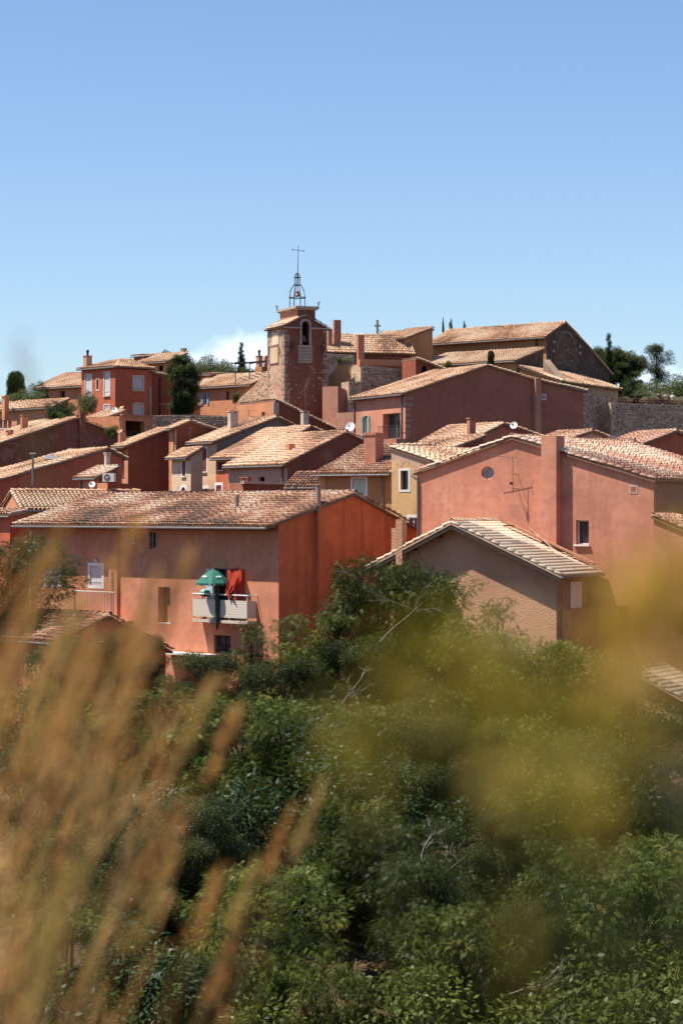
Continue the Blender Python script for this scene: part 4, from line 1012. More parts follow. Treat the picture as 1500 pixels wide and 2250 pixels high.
# bell tower
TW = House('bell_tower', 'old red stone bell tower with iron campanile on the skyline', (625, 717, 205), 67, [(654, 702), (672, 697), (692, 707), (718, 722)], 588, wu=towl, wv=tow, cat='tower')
arch = TW.poly('V', 663, 679, 705, 758, 1); TW.holes['V'].append((arch, .7))
TW.build(T_pale(), oh=.28, ov=.14, cap='row', gutter=False, ridge=False)
TW.slab('U', 586, 626, 713, 717, 0, .22, 'cornice', M_stone()); TW.slab('V', 622, 663, 718, 721, 0, .16, 'cornice', M_stone()); TW.slab('V', 679, 720, 720, 723, 0, .16, 'cornice', M_stone())
mb = MB(); TW.ring(mb, 'V', arch, .2, 0, .06); mb.build('arch_surround', M_stone(), TW.root)
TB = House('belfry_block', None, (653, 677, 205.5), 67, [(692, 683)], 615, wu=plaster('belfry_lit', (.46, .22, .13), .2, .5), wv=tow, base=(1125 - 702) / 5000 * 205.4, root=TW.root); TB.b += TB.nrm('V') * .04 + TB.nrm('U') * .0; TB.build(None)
zt = TB.prof[0][1] + .05; cm = TB.pt(TB.lenU / 2, TB.lenV / 2, zt)
for k, (e_, h_, dz) in enumerate(((.14, .06, -.12), (.30, .07, 0), (.2, .05, .12))):
    mb = MB(); mb.box(cm + UP * dz, TB.u * (TB.lenU / 2 + e_), TB.v * (TB.lenV / 2 + e_), UP * h_); mb.build('cornice', M_stone(), TW.root)
for cu, cv in ((TB.lenU + .2, -.2), (-.2, TB.lenV + .2)):   # curled iron gutter spouts
    q = TB.pt(cu, cv, zt + .1); mb = MB(); dd = (q - cm); dd.z = 0; dd.normalize()
    mb.tube([q, q + UP * .2 + dd * .05, q + UP * .38 + dd * .0, q + UP * .45 + dd * .18, q + UP * .36 + dd * .25], [.05, .05, .06, .05, .02], 6); mb.build('spout', M_iron(), TW.root)
# quoins, one stone each
qm = [plaster('quoin_brown', (.34, .24, .18), .3, .5, bump=.7), plaster('quoin_grey', (.27, .21, .17), .3, .5, bump=.7), plaster('quoin_warm', (.40, .26, .18), .3, .5, bump=.7)]
for i in range(17):
    y = 724 + i * 9.6 + R.uniform(-1, 1)
    TW.slab('U', 625.2 - R.uniform(3, 8), 625.5, y, y + 8.2, -.02, .035, 'quoin', qm[i % 3])
    TW.slab('V', 625, 625 + R.uniform(4, 13), y, y + 8.2, -.02, .033, 'quoin', qm[(i + 1) % 3])
    if i < 13:
        TW.slab('V', 718 - R.uniform(4, 11), 718.2, y + 2, y + 9.5, -.02, .033, 'quoin', qm[(i + 2) % 3])
        TW.slab('U', 588, 588 + (3 if i % 2 else 6), y, y + 8.2, -.02, .035, 'quoin', qm[i % 3])
# sundial and carved plaque on the lit face
sd = MB(); TW_sd = TW.poly('U', 599, 613, 709, 757, 1); sd.add([TW.on('U', c, z, .06) for c, z in TW_sd] + [TW.on('U', c, z, 0) for c, z in TW_sd], [tuple(range(len(TW_sd)))] + [(i, (i + 1) % len(TW_sd), len(TW_sd) + (i + 1) % len(TW_sd), len(TW_sd) + i) for i in range(len(TW_sd))])
dial = sd.build('sundial', plaster('sundial_cream', (.68, .56, .38), .1, .2), TW.root)
cc, zc = TW.loc('U', 606, 722)
for k in range(13):
    w = math.pi * (1.0 + k / 12); mb = MB(); q = TW.on('U', cc + math.cos(w) * .45, zc + .1 + math.sin(w) * .42, .065)
    mb.box(q, (TW.u * math.cos(w) + UP * math.sin(w)) * .07, (TW.u * -math.sin(w) + UP * math.cos(w)) * .022, TW.v * .004); mb.build('hour_mark', M_iron(), dial)
mb = MB(); q = TW.on('U', cc, zc + .1, .06); mb.tube([q, q + TW.nrm('U') * .3 - UP * .45], .015, 5); mb.build('gnomon', M_iron(), dial)
pl = TW.slab('U', 594, 612, 761, 797, 0, .05, 'plaque', plaster('plaque_cream', (.58, .42, .27), .2, .3))
p_ = TW.poly('U', 594, 612, 761, 797); mb = MB(); TW.ring(mb, 'U', p_, .08, 0, .09); mb.build('plaque_frame', plaster('plaque_brown', (.33, .18, .12)), pl)
for sg, px in ((1, 593), (-1, 614)):
    mb = MB(); c, z = TW.loc('U', px, 760); pts = []
    for k in range(14):
        w = k / 13 * 4.7; rr = .34 - .018 * k; pts.append(TW.on('U', c + sg * (.0 + rr * math.sin(w)), z - .05 + rr * math.cos(w) - .3, .08))
    mb.tube(pts, .035, 5); mb.tube([TW.on('U', c, z - .3, .07), TW.on('U', c + sg * .5, z - 1.1, .07)], .03, 5); mb.build('iron_scroll', plaster('plaque_brown', (.33, .18, .12)), TW.root)
TW.slab('V', 655, 686, 759, 797, -.02, .05, 'stone_plaque', M_stone())
for i in range(40):
    x = 656.5 + (i % 8) * 3.7; y = 762 + (i // 8) * 7; TW.slab('V', x + R.uniform(0, .6), x + 2.6, y + R.uniform(0, 1), y + 4.5, .05, .075, 'relief', qm[i % 2])
for px in (640, 708):
    mb = MB(); c, z = TW.loc('V', px, 752); pts = [TW.on('V', c + .22 * math.sin(k / 12 * 4.2), z - .25 + .25 * math.cos(k / 12 * 4.2), .07) for k in range(13)]; mb.tube(pts, .03, 5)
    mb.tube([TW.on('V', c, z, .07), TW.on('V', c - .1, z - 1.0, .07)], .03, 5); mb.build('iron_scroll', M_iron(), TW.root)
# buttress wall falling away to the left of the tower
out = [TW.loc('U', *q) for q in ((589, 812), (575, 828), (556, 850), (535, 868), (519, 884), (512, 905), (520, 990), (589, 990))]
out = [(TW.loc('U', x, y)) for x, y in ((589, 812), (575, 828), (556, 850), (535, 868), (519, 884), (512, 905), (520, 990), (589, 990))]
mb = MB(); n = len(out); mb.add([TW.on('U', c, z, .02) for c, z in out] + [TW.on('U', c, z, -1.2) for c, z in out], [tuple(range(n)), tuple(range(2 * n - 1, n - 1, -1))] + [(i, (i + 1) % n, n + (i + 1) % n, n + i) for i in range(n)])
mb.build('buttress', towl, TW.root)
rubble(TW, 'U', 513, 588, 815, 960, 0, STONEW, (.12, .3), .05, out, .3, .02)
rubble(TW, 'U', 589, 624, 800, 930, 0, STONEW, (.12, .3), .03, None, .18)
rubble(TW, 'V', 628, 716, 800, 905, 0, STONE, (.14, .34), .03, None, .08)
# campanile cage
CZ = zt + .17; cx0, cy0 = cm.x, cm.y; kx = P(653, 668, cm.y); cx0 = kx.x
prof = [(.76, 0), (.75, .6), (.73, 1.15), (.66, 1.55), (.5, 1.9), (.33, 2.1), (.29, 2.2), (.28, 2.55), (.27, 2.85), (.2, 3.08), (.03, 3.22)]
cg = MB(); cg.box((cx0, cy0, CZ - .03), TB.u * .85, TB.v * .85, UP * .03); cage = cg.build('campanile', M_iron(), TW.root)
for k in range(8):
    w = 2 * math.pi * (k + .5) / 8; mb = MB(); mb.tube([(cx0 + math.cos(w) * r_, cy0 + math.sin(w) * r_, CZ + z_) for r_, z_ in prof], .03, 6); mb.build('cage_bar', M_iron(), cage)
for r_, z_, rr in ((.75, .95, .045), (.33, 2.1, .04), (.275, 2.8, .04), (.78, .03, .04)):
    mb = MB(); mb.tube([(cx0 + math.cos(2 * math.pi * k / 20) * r_, cy0 + math.sin(2 * math.pi * k / 20) * r_, CZ + z_) for k in range(21)], rr, 6, False); mb.build('cage_ring', M_iron(), cage)
mb = MB(); mb.tube([(cx0, cy0, CZ + 1.4), (cx0 + .03, cy0, CZ + 3.2), (cx0 + .10, cy0, CZ + 5.75)], [.035, .035, .02], 6); mb.build('mast', M_iron(), cage)
a = Vector((cx0 + .09 - .5, cy0 - .2, CZ + 5.32)); b = Vector((cx0 + .09 + .5, cy0 + .2, CZ + 5.24))
mb = MB(); mb.tube([a, b], .022, 6); mb.ico(a, .075, 1); mb.ico(b, .075, 1); mb.build('cross_arm', M_iron(), cage)
for k in range(5):
    w = R.uniform(0, 6.28); z_ = (.35, 1.4, 1.45, .4, 2.15)[k]; r_ = .75 if z_ < 2 else .35; q = Vector((cx0 + math.cos(w) * r_, cy0 + math.sin(w) * r_, CZ + z_)); o_ = Vector((math.cos(w), math.sin(w), 0))
    mb = MB(); mb.tube([q, q + o_ * .22, q + o_ * .24 + UP * .1], .012, 5); mb.build('hook', M_iron(), cage)
def bell(c, r, label):
    rt = empty('bell', c, label, 'bell'); br = simple('bronze', (.20, .12, .07), .5, .5, .6); mb = MB(); pr = [(0, 1.35), (.42, 1.32), (.52, 1.15), (.6, .6), (.78, .2), (1.0, 0), (.9, 0), (.6, .25)]
    V = [Vector(c) + Vector((math.cos(2 * math.pi * k / 16) * a * r, math.sin(2 * math.pi * k / 16) * a * r, z * r)) for a, z in pr for k in range(16)]
    mb.add(V, [(j * 16 + k, j * 16 + (k + 1) % 16, (j + 1) * 16 + (k + 1) % 16, (j + 1) * 16 + k) for j in range(len(pr) - 1) for k in range(16)]); mb.build('bell_body', br, rt, True)
    mb = MB(); mb.tube([Vector(c) + UP * r * .9, Vector(c) - UP * r * .15], .02, 6); mb.ico(Vector(c) - UP * r * .2, r * .16, 1); mb.build('clapper', M_iron(), rt)
    mb = MB(); mb.tube([Vector(c) + UP * r * 1.3, Vector(c) + UP * r * 1.9], .03, 6); mb.build('hanger', M_iron(), rt)
bell((cx0, cy0, CZ + 1.12), .34, 'small bronze bell hanging in the iron cage above the tower')
q = TW.on('V', *TW.loc('V', 670, 750), -.4); bell((q.x, q.y, q.z), .42, 'dark bell inside the arched opening of the tower')

# houses and walls around the tower foot
H23 = House('house', 'orange fronted house with dark gable in front of the tower', (604, 881, 199), 64, [(772, 962)], 522, wu=ora, wv=red)
H23.win('U', 575, 582, 905, 918, 'dark', depth=.2, sur=pink, sw=.08); H23.build(T_pale(), oh=.02, ov=.1, cap='row', gutter=False, ridge=False)
H23.slab('V', 600, 612, 884, 945, -.02, .08, 'old_quoin', chp)
SW = House('stair_wall', 'pink stepped wall descending right of the tower', (742, 848, 203.6), 40, [(764, 858)], 708, wu=plaster('stair_pink_shaded', (.40, .19, .135), .25, .5), wv=plaster('stair_pink_shaded', (.40, .19, .135)), cat='wall'); SW.build(None)  # pink toned down: the tower's shade on this wall is put into the colour
SW2 = House('stair_wall', 'lower lit pink wall beside the long maroon gable house', (781, 905, 194), 50, [(800, 905)], 738, wu=plaster('stair_pink_shaded', (.40, .19, .135)), wv=plaster('stair_pink_shaded', (.40, .19, .135)), cat='wall'); SW2.build(None)
RB = House('rubble_wall', 'dark rubble terrace wall right of the tower', (792, 801, 205), 74, [(922, 815)], (3,), wu=stn, wv=stn, cat='wall'); RB.build(None)
rubble(RB, 'V', 794, 920, 802, 900, 0, STONE, (.16, .36), .06)
RB.slab('V', 790, 916, 790, 803, -.5, .03, 'parapet', ora)
mb = MB()
for i in range(26): c = RB.lenV * (i + .5) / 26; z = RB.top('V', c); mb.tube([RB.on('V', c, z, -.3), RB.on('V', c, z + 1.0, -.3)], .014, 5)
mb.tube([RB.on('V', 0, RB.top('V', 0) + 1.0, -.3), RB.on('V', RB.lenV, RB.top('V', RB.lenV) + 1.0, -.3)], .018, 5); mb.build('railing', M_iron(), RB.root)
RB2 = House('rubble_wall', 'stepped rubble wall end between tower and terrace wall', (766, 838, 204), 70, [(794, 838)], (2,), wu=stn, wv=stn, cat='wall'); RB2.build(None); rubble(RB2, 'V', 766, 793, 839, 895, 0, STONE, (.16, .36), .06)
OB = House('terrace_block', 'ochre rendered sloping terrace block right of the tower', (790, 801, 208), 22, [(748, 800), (722, 826)], (2.5,), 'U', wu=plaster('terrace_ochre', (.52, .30, .17), .2, .6), wv=chp, cat='wall'); OB.build(None)
PW = House('stone_wall', 'pale stone garden wall with spiky plant right of the tower', (700, 776, 213), 72, [(779, 779)], (.5,), wu=stn, wv=plaster('pale_rubble', (.48, .40, .33), .2, .4, bump=.9), cat='wall'); PW.build(None)
rubble(PW, 'V', 716, 778, 778, 810, 0, STONE, (.14, .3), .05)
DR = House('house', 'dark red lean-to wall below the terrace with oval window', (913, 790, 202), 68, [(994, 822)], (3,), wu=red, wv=red); 
poly = [(DR.loc('V', 932, 817)[0] + .28 * math.cos(2 * math.pi * k / 16), DR.loc('V', 932, 817)[1] + .6 * math.sin(2 * math.pi * k / 16)) for k in range(16)]; DR.holes['V'].append((poly, .25))
DR.build(T_pale(), oh=.02, cap='row', gutter=False, ridge=False)
LW = House('rubble_wall', 'long dark rubble wall left of the tower below the ivy tree', (334, 912, 196), 76, [(420, 911), (508, 914)], (.7,), wu=stn, wv=stn, cat='wall'); LW.build(None); rubble(LW, 'V', 335, 506, 913, 975, 0, STONE, (.16, .36), .06)
# pergola and chimney left of the tower
PG = House('chimney_block', 'ochre chimney block with pots beside the pergola left of tower', (575, 805, 219), 50, [(590, 805)], 560, wu=orb, wv=orb, cat='chimney'); PG.build(None)
PG.chimney(562, 577, 779, 808, 220, chm, 'pot'); PG.chimney(578, 588, 784, 808, 221, chm, 'tile')
rt = empty('pergola', P(545, 835, 218), 'thin wooden pergola left of the tower above orange roofs', 'pergola')
for i in range(5):
    mb = MB(); a = P(516 + i * 14, 797, 217); mb.box(a, (.05, .02, 0), (-.4, 1.2, 0), UP * .05); mb.build('rafter', M_wood(), rt)
mb = MB(); a = P(515, 799, 216); b = P(585, 793, 216); mb.box((a + b) / 2, (b - a) / 2, (0, .06, 0), UP * .07); mb.build('beam', M_wood(), rt)
for x in (517, 548, 583): mb = MB(); mb.tube([P(x, 845, 216), P(x, 798, 216)], .05, 6); mb.build('post', M_wood(), rt)

# ------------------------------------------------------------------ roof-top things
def dish(px, py, d, rpx, az, label, stand):
    c = P(px, py, d); r = rpx * d / F; f = Vector((math.cos(az), math.sin(az), .45)).normalized(); rt = empty('satellite_dish', c - UP * stand, label, 'dish', 'satellite dishes on the roofs')
    a = f.orthogonal().normalized(); b = f.cross(a); mb = MB(); V = []
    for j, (rr, h) in enumerate(((0.02, -.16), (.4, -.13), (.75, -.07), (1, 0))):
        for k in range(20): w = 2 * math.pi * k / 20; V.append(c + (a * math.cos(w) + b * math.sin(w)) * r * rr + f * h * r * 1.5)
    mb.add(V, [(j * 20 + k, j * 20 + (k + 1) % 20, (j + 1) * 20 + (k + 1) % 20, (j + 1) * 20 + k) for j in range(3) for k in range(20)] + [tuple(range(20))]); mb.build('dish', simple('dish_white', (.72, .70, .67), .5, .3, 0, .04), rt, True)
    mb = MB(); e = c + f * r * 1.1 - UP * r * .3; mb.tube([c - UP * r * .9, e], .02, 5); mb.box(e, (.05, 0, 0), (0, .05, 0), UP * .05); mb.build('feed_arm', M_zinc(), rt)
    mb = MB(); mb.tube([c - f * r * .25, c - f * r * .3 - UP * .1, c - f * r * .3 - UP * stand], .028, 6); mb.build('mast', M_zinc(), rt)
dish(769, 937, 176, 11, -1.9, 'large white dish left of the green shuttered window', .9)
dish(1128, 934, 151, 8.5, -1.9, 'white dish on the ridge behind the rose house peak', .9)
dish(252, 900, 186, 6.5, -1.8, 'white dish under the red house with shutters', .7)
dish(202, 1064, 139, 7.5, -1.8, 'white dish on the small pink fronted house with chimney', 1.0)
def antenna(c, mast, boom, n, el, label, name='tv_antenna', dr=None):
    rt = empty(name, c, label, 'antenna'); m = M_zinc(); c = Vector(c)
    mb = MB(); mb.tube([c, c + UP * mast], .018, 6); mb.build('mast', m, rt)
    d = Vector(dr or (1, .3, 0)).normalized(); s_ = d.cross(UP).normalized(); t = c + UP * (mast - .05)
    mb = MB(); mb.tube([t - d * boom * .15, t + d * boom * .85], .013, 5); mb.build('boom', m, rt)
    for i in range(n):
        q = t + d * boom * (-.12 + .95 * i / (n - 1)); l = el * (1 - .45 * i / n); mb = MB(); mb.tube([q - s_ * l, q + s_ * l], .007, 4); mb.build('element', m, rt)
    for k in (-1, 1):
        mb = MB(); q = t - d * boom * .1; mb.tube([q, q - d * .15 + UP * .42 * k], .008, 4); mb.build('reflector', m, rt)
w_ = H3.loc('U', 1137, 1087); an = H3.on('U', w_[0], w_[1], .5)
antenna(an, 1.85, 1.8, 12, .2, 'television antenna on a bracket against the rose house wall', dr=(-.88, .47, .10))
rt = bpy.data.objects['tv_antenna']
for z in (.3, 1.0): mb = MB(); mb.tube([an + UP * z, an + UP * z + H3.v * .52], .015, 5); mb.build('bracket', M_iron(), rt)
mb = MB(); mb.box(an + UP * .55 + Vector((-.08, 0, 0)), (.07, 0, 0), (0, .05, 0), UP * .06); mb.build('amplifier', M_iron(), rt)
antenna(P(1361, 974, 149), 1.55, 1.6, 9, .22, 'television antenna on the roof behind the rose house, right of the basin', dr=(1, .1, 0))
antenna(P(671, 945, 172), 3.2, 1.0, 8, .35, 'television antenna above the pale chimney in front of the tower', dr=(.3, .2, 1))
antenna(P(547, 935, 190), 1.3, .9, 7, .35, 'television antenna before the orange wall left of the tower', dr=(.6, .3, 0))
antenna(P(372, 912, 197), 1.0, 1.1, 9, .3, 'television antenna in front of the ivy tree', dr=(-1, .1, 0))
antenna(P(418, 995, 168), 1.9, .2, 2, .1, 'thin pole aerial beside the tall beige house', dr=(1, 0, 0))
# tub on the roof
q = P(1346, 972, 147); rt = empty('roof_basin', q, 'grey metal basin standing on the roof behind the rose house', 'basin'); mb = MB()
V = [q + Vector((math.cos(2 * math.pi * k / 18) * a, math.sin(2 * math.pi * k / 18) * a, z)) for a, z in ((.25, 0), (.34, .4), (.38, .42), (.33, .38), (.22, .05)) for k in range(18)]
mb.add(V, [(j * 18 + k, j * 18 + (k + 1) % 18, (j + 1) * 18 + (k + 1) % 18, (j + 1) * 18 + k) for j in range(4) for k in range(18)] + [tuple(range(18)), tuple(range(72, 90))]); mb.build('basin', simple('galvanised', (.5, .48, .46), .4, .4, .3), rt, True)
# air conditioner
q = P(240, 1049, 138.8); rt = empty('air_conditioner', q - UP * .28, 'white air conditioner unit under the small pink house roof', 'air conditioner'); a_ = Vector((.9, -.3, 0)).normalized(); b_ = Vector((.3, .9, 0)).normalized()
mb = MB(); mb.box(q, a_ * .38, b_ * .15, UP * .26); mb.build('casing', simple('ac_white', (.6, .57, .52)), rt)
mb = MB(); mb.tube([q - b_ * .16 - a_ * .08, q - b_ * .17 - a_ * .08], .2, 18); mb.build('fan_grille', simple('ac_dark', (.12, .11, .11)), rt)
mb = MB(); mb.tube([q - b_ * .175 - a_ * .08, q - b_ * .18 - a_ * .08], .06, 10); mb.build('fan_hub', simple('ac_white', (.6, .57, .52)), rt)
# kitchen vent hood and flue on the red walled house roof
q = P(114, 1012, 153); rt = empty('roof_vent', q - UP * .4, 'galvanised box vent on the roof of the red walled house', 'vent'); zn = simple('galvanised', (.5, .48, .46), .4, .4, .3)
mb = MB(); mb.frustum(q - UP * .5, q + UP * .1, (.3, 0, 0), (0, .3, 0), .9); mb.build('shaft', zn, rt); mb = MB(); mb.frustum(q + UP * .1, q + UP * .3, (.5, 0, 0), (0, .4, 0), .85); mb.frustum(q + UP * .3, q + UP * .5, (.17, 0, 0), (0, .15, 0), .7); mb.build('hood', zn, rt)
q = P(72, 1066, 146); rt = empty('flue_pipe', q, 'tall thin metal flue with T cap on the red walled house', 'flue'); mb = MB(); mb.tube([q, q + UP * 2.05], .07, 8); mb.build('pipe', simple('flue_grey', (.22, .2, .19), .5, .4, .4), rt)
mb = MB(); mb.tube([q + UP * 2.0 - Vector((.2, 0, 0)), q + UP * 2.0 + Vector((.2, 0, 0))], .08, 8); mb.build('cap', simple('flue_grey', (.22, .2, .19), .5, .4, .4), rt)
# tv cable sagging over the tan roof
rt = empty('cable', P(1113, 1110, 108), 'pale cable sagging down the rose wall over the tan roof', 'cable'); mb = MB()
ca = [H3.on('U', *H3.loc('U', x, y), .05) for x, y in ((1135, 1090), (1143, 1112), (1155, 1140), (1166, 1162), (1178, 1172))] + [P(1225, 1215, 107), P(1270, 1238, 106), P(1310, 1246, 105.6), P(1318, 1262, 105.8), P(1330, 1288, 106.5)]
mb.tube(ca, .014, 5); mb.build('cable_run', simple('pale_cable', (.6, .52, .46)), rt)

# people leaning on the rampart railing
def person(px, py, d, shirt, trousers, hair, label, turn=0):
    f = P(px, py, d); f.z = gz(f.x, f.y) + .02; me = bpy.data.meshes.new('body')
    J = {'hip': (0, 0, .92), 'chest': (0, 0, 1.32), 'neck': (0, 0, 1.5), 'head': (.0, -.02, 1.62), 'crown': (0, 0, 1.72), 'sl': (-.19, 0, 1.42), 'el': (-.25, -.05, 1.14), 'wl': (-.17, -.26, 1.02), 'hl': (-.12, -.33, 1.02),
         'sr': (.19, 0, 1.42), 'er': (.26, -.04, 1.13), 'wr': (.2, -.25, 1.03), 'hr': (.15, -.33, 1.03), 'kl': (-.1, -.02, .48), 'al': (-.11, .02, .08), 'fl': (-.11, -.14, .04), 'kr': (.1, -.03, .48), 'ar': (.12, .0, .08), 'fr': (.12, -.16, .04), 'tl': (-.1, 0, .86), 'tr': (.1, 0, .86)}
    E = [('hip', 'chest'), ('chest', 'neck'), ('neck', 'head'), ('head', 'crown'), ('chest', 'sl'), ('sl', 'el'), ('el', 'wl'), ('wl', 'hl'), ('chest', 'sr'), ('sr', 'er'), ('er', 'wr'), ('wr', 'hr'), ('hip', 'tl'), ('tl', 'kl'), ('kl', 'al'), ('al', 'fl'), ('hip', 'tr'), ('tr', 'kr'), ('kr', 'ar'), ('ar', 'fr')]
    rad = {'hip': .15, 'chest': .16, 'neck': .06, 'head': .1, 'crown': .075, 'sl': .065, 'sr': .065, 'el': .05, 'er': .05, 'wl': .035, 'wr': .035, 'hl': .04, 'hr': .04, 'kl': .065, 'kr': .065, 'al': .045, 'ar': .045, 'fl': .04, 'fr': .04, 'tl': .1, 'tr': .1}
    ks = list(J); me.from_pydata([J[k] for k in ks], [(ks.index(a), ks.index(b)) for a, b in E], [])
    rt = empty('person', f, label, 'person', 'people on the rampart'); rt.rotation_euler.z = turn
    o = link('body', me, simple('skin', (.50, .28, .19), .6, .3, 0, .05), rt); md = o.modifiers.new('skin', 'SKIN'); o.modifiers.new('sub', 'SUBSURF').levels = 1
    for i, k in enumerate(ks): me.skin_vertices[0].data[i].radius = (rad[k], rad[k]); me.skin_vertices[0].data[i].use_root = (k == 'hip')
    def shell(name, pts, rr, mat):
        mb = MB(); mb.tube([Vector(p) for p in pts], rr, 10); 
        ob = bpy.data.objects.new(name, None); bpy.data.objects.remove(ob)
        me2 = bpy.data.meshes.new(name); me2.from_pydata([tuple(v) for v in mb.v], [], mb.f); me2.update(); link(name, me2, mat, rt)
    shell('shirt', [(0, 0, .9), (0, 0, 1.1), (0, 0, 1.34), (0, 0, 1.46)], [.19, .185, .21, .12], simple('shirt_' + shirt[0], shirt[1], .9))
    for sgn in (-1, 1): shell('sleeve', [(sgn * .17, 0, 1.42), (sgn * .23, -.03, 1.24)], [.085, .075], simple('shirt_' + shirt[0], shirt[1], .9))
    for sgn in (-1, 1): shell('trouser_leg', [(sgn * .09, 0, .93), (sgn * .1, -.02, .48), (sgn * .11, .01, .1)], [.12, .09, .075], simple('trousers_' + trousers[0], trousers[1], .9))
    mb = MB(); mb.ico((0, .015, 1.665), .115, 2, (1, 1.05, .95)); me2 = bpy.data.meshes.new('hair'); me2.from_pydata([tuple(v) for v in mb.v], [], mb.f); link('hair', me2, simple('hair_' + hair[0], hair[1], .8), rt)
person(1447, 880, 232.0, ('dark', (.06, .05, .06)), ('blue', (.05, .07, .14)), ('brown', (.06, .035, .02)), 'person in dark top standing on the rampart', .3)
person(1462, 880, 232.5, ('pale', (.55, .42, .36)), ('tan', (.3, .24, .17)), ('dark', (.03, .02, .015)), 'person in pale top on the rampart, middle of the three', -.2)
person(1477, 880, 232.2, ('white', (.6, .56, .5)), ('grey', (.15, .15, .16)), ('fair', (.30, .20, .10)), 'person in white top on the rampart, right of the other two', .1)
# ------------------------------------------------------------------ trees and shrubs
NR = np.random.default_rng(11)
def rotmats(d, roll):
    """local x -> d, random roll"""
    d = d / np.linalg.norm(d, axis=1, keepdims=True)
    a = np.cross(d, [0, 0, 1.0]); a /= np.maximum(1e-6, np.linalg.norm(a, axis=1, keepdims=True)); b = np.cross(a, d)
    c, s = np.cos(roll)[:, None], np.sin(roll)[:, None]
    return np.stack([d, a * c + b * s, -a * s + b * c], 2)
def pinnate(nl=4, L_=.26, w=.035, l=.075):
    V = []; Fc = []
    def leaf(base, dr):
        dr = np.array(dr, float); dr /= np.linalg.norm(dr); sd = np.array([-dr[1], dr[0], 0]); o = len(V)
        b = np.array(base, float); V.extend([b, b + dr * l * .5 + sd * w * .5 + [0, 0, .006], b + dr * l, b + dr * l * .5 - sd * w * .5 + [0, 0, .006]]); Fc.append((o, o + 1, o + 2, o + 3))
    for i in range(nl):
        x = L_ * (.15 + .75 * i / nl); z = -.35 * (x / L_) ** 2 * L_ * .5
        for s in (-1, 1): leaf((x, 0, z), (.45, s, -.05))
    leaf((L_ * .9, 0, -.35 * L_ * .5), (1, 0, -.4))
    return np.array(V), np.array(Fc)
def simple_leaf(n=3, l=.07, w=.035, spread=.06):
    V = []; Fc = []; r = random.Random(3)
    for i in range(n):
        b = np.array([r.uniform(-spread, spread), r.uniform(-spread, spread), r.uniform(-spread, spread)]); a = r.uniform(0, 6.28); e = r.uniform(-.9, .9)
        d = np.array([math.cos(a) * math.cos(e), math.sin(a) * math.cos(e), math.sin(e)]); s = np.cross(d, [r.uniform(-1, 1), r.uniform(-1, 1), 1]); s /= np.linalg.norm(s); o = len(V)
        V += [b, b + d * l * .5 + s * w * .5, b + d * l, b + d * l * .5 - s * w * .5]; Fc.append((o, o + 1, o + 2, o + 3))
    return np.array(V), np.array(Fc)
def crown_mesh(name, clumps, per, tpl, mat, flat=.6, size=(.7, 1.3), shell=.5, droop=-.25, tb=.5, ts=.2):
    """clumps: [(centre, radius)], per: sprays in a clump of radius 1 (scaled by r^2)"""
    TV, TF = tpl; Ps = []; D = []; T = []
    for c, r in clumps:
        k = max(8, int(per * r * r)); d = NR.normal(size=(k, 3)); d /= np.linalg.norm(d, axis=1, keepdims=True)
        rr = r * (shell + (1 - shell) * NR.random(k) ** .5) * (.85 + .3 * NR.random(k))
        p = d * rr[:, None]; p[:, 2] *= flat; Ps.append(np.array(c) + p); dd = d.copy(); dd[:, 2] = dd[:, 2] * .4 + droop; dd += NR.normal(size=(k, 3)) * .45; D.append(dd)
        T.append(np.clip(tb + ts * .9 * NR.normal() + ts * NR.normal(size=k), 0, .999))
    Ps = np.vstack(Ps); D = np.vstack(D); T = np.concatenate(T); K = len(Ps)
    M = rotmats(D, NR.normal(size=K) * .5); S_ = NR.uniform(size[0], size[1], K)
    V = np.einsum('kij,nj->kni', M, TV) * S_[:, None, None] + Ps[:, None, :]
    Fc = (np.arange(K)[:, None, None] * len(TV) + TF[None]).reshape(-1, 4)
    me = mesh_np(name, V.reshape(-1, 3), Fc, np.repeat(T, len(TF))); me.materials.append(mat); return me
def trunk_mesh(name, trunk, ends, r0, mat, twist=.25, seed=1):
    r = random.Random(seed); mb = MB(); mb.tube(trunk, [r0 * (1 - .7 * i / (len(trunk) - 1)) for i in range(len(trunk))], 7); n = len(trunk)
    for e in ends:
        e = Vector(e); hz = e.z * r.uniform(.35, .7); i = min(n - 2, max(0, int(hz / trunk[-1][2] * (n - 1)))); a = Vector(trunk[i]).lerp(Vector(trunk[i + 1]), .5)
        m1 = a.lerp(e, .35) + Vector((r.uniform(-1, 1), r.uniform(-1, 1), r.uniform(-.2, .6))) * twist; m2 = a.lerp(e, .7) + Vector((r.uniform(-1, 1), r.uniform(-1, 1), r.uniform(-.2, .5))) * twist
        rr = r0 * r.uniform(.28, .42); mb.tube([a, m1, m2, e], [rr, rr * .7, rr * .4, rr * .12], 5)
        for k in range(3):
            b = m2.lerp(e, r.random()); t = b + Vector((r.uniform(-1, 1), r.uniform(-1, 1), r.uniform(-.3, .8))) * .55; mb.tube([b, b.lerp(t, .5) + Vector((0, 0, .08)), t], [rr * .25, rr * .17, .004], 4, False)
    me = bpy.data.meshes.new(name); me.from_pydata([tuple(v) for v in mb.v], [], mb.f); me.update(); me.materials.append(mat); return me
BARK = simple('bark', (.10, .075, .055), .9, .1, 0, .35, 8); BARKP = simple('dead_wood', (.36, .30, .25), .9, .1, 0, .25, 8)
G_LOC = leafmat('locust_leaves', [(0, (0.021, 0.030, 0.006)), (.35, (0.048, 0.066, 0.010)), (.7, (0.089, 0.110, 0.018)), (.92, (0.138, 0.148, 0.028)), (1, (0.207, 0.181, 0.044))], .2)
G_DRK = leafmat('evergreen_leaves', [(0, (.016, .030, .010)), (.5, (.032, .058, .018)), (1, (.06, .09, .025))], .2)
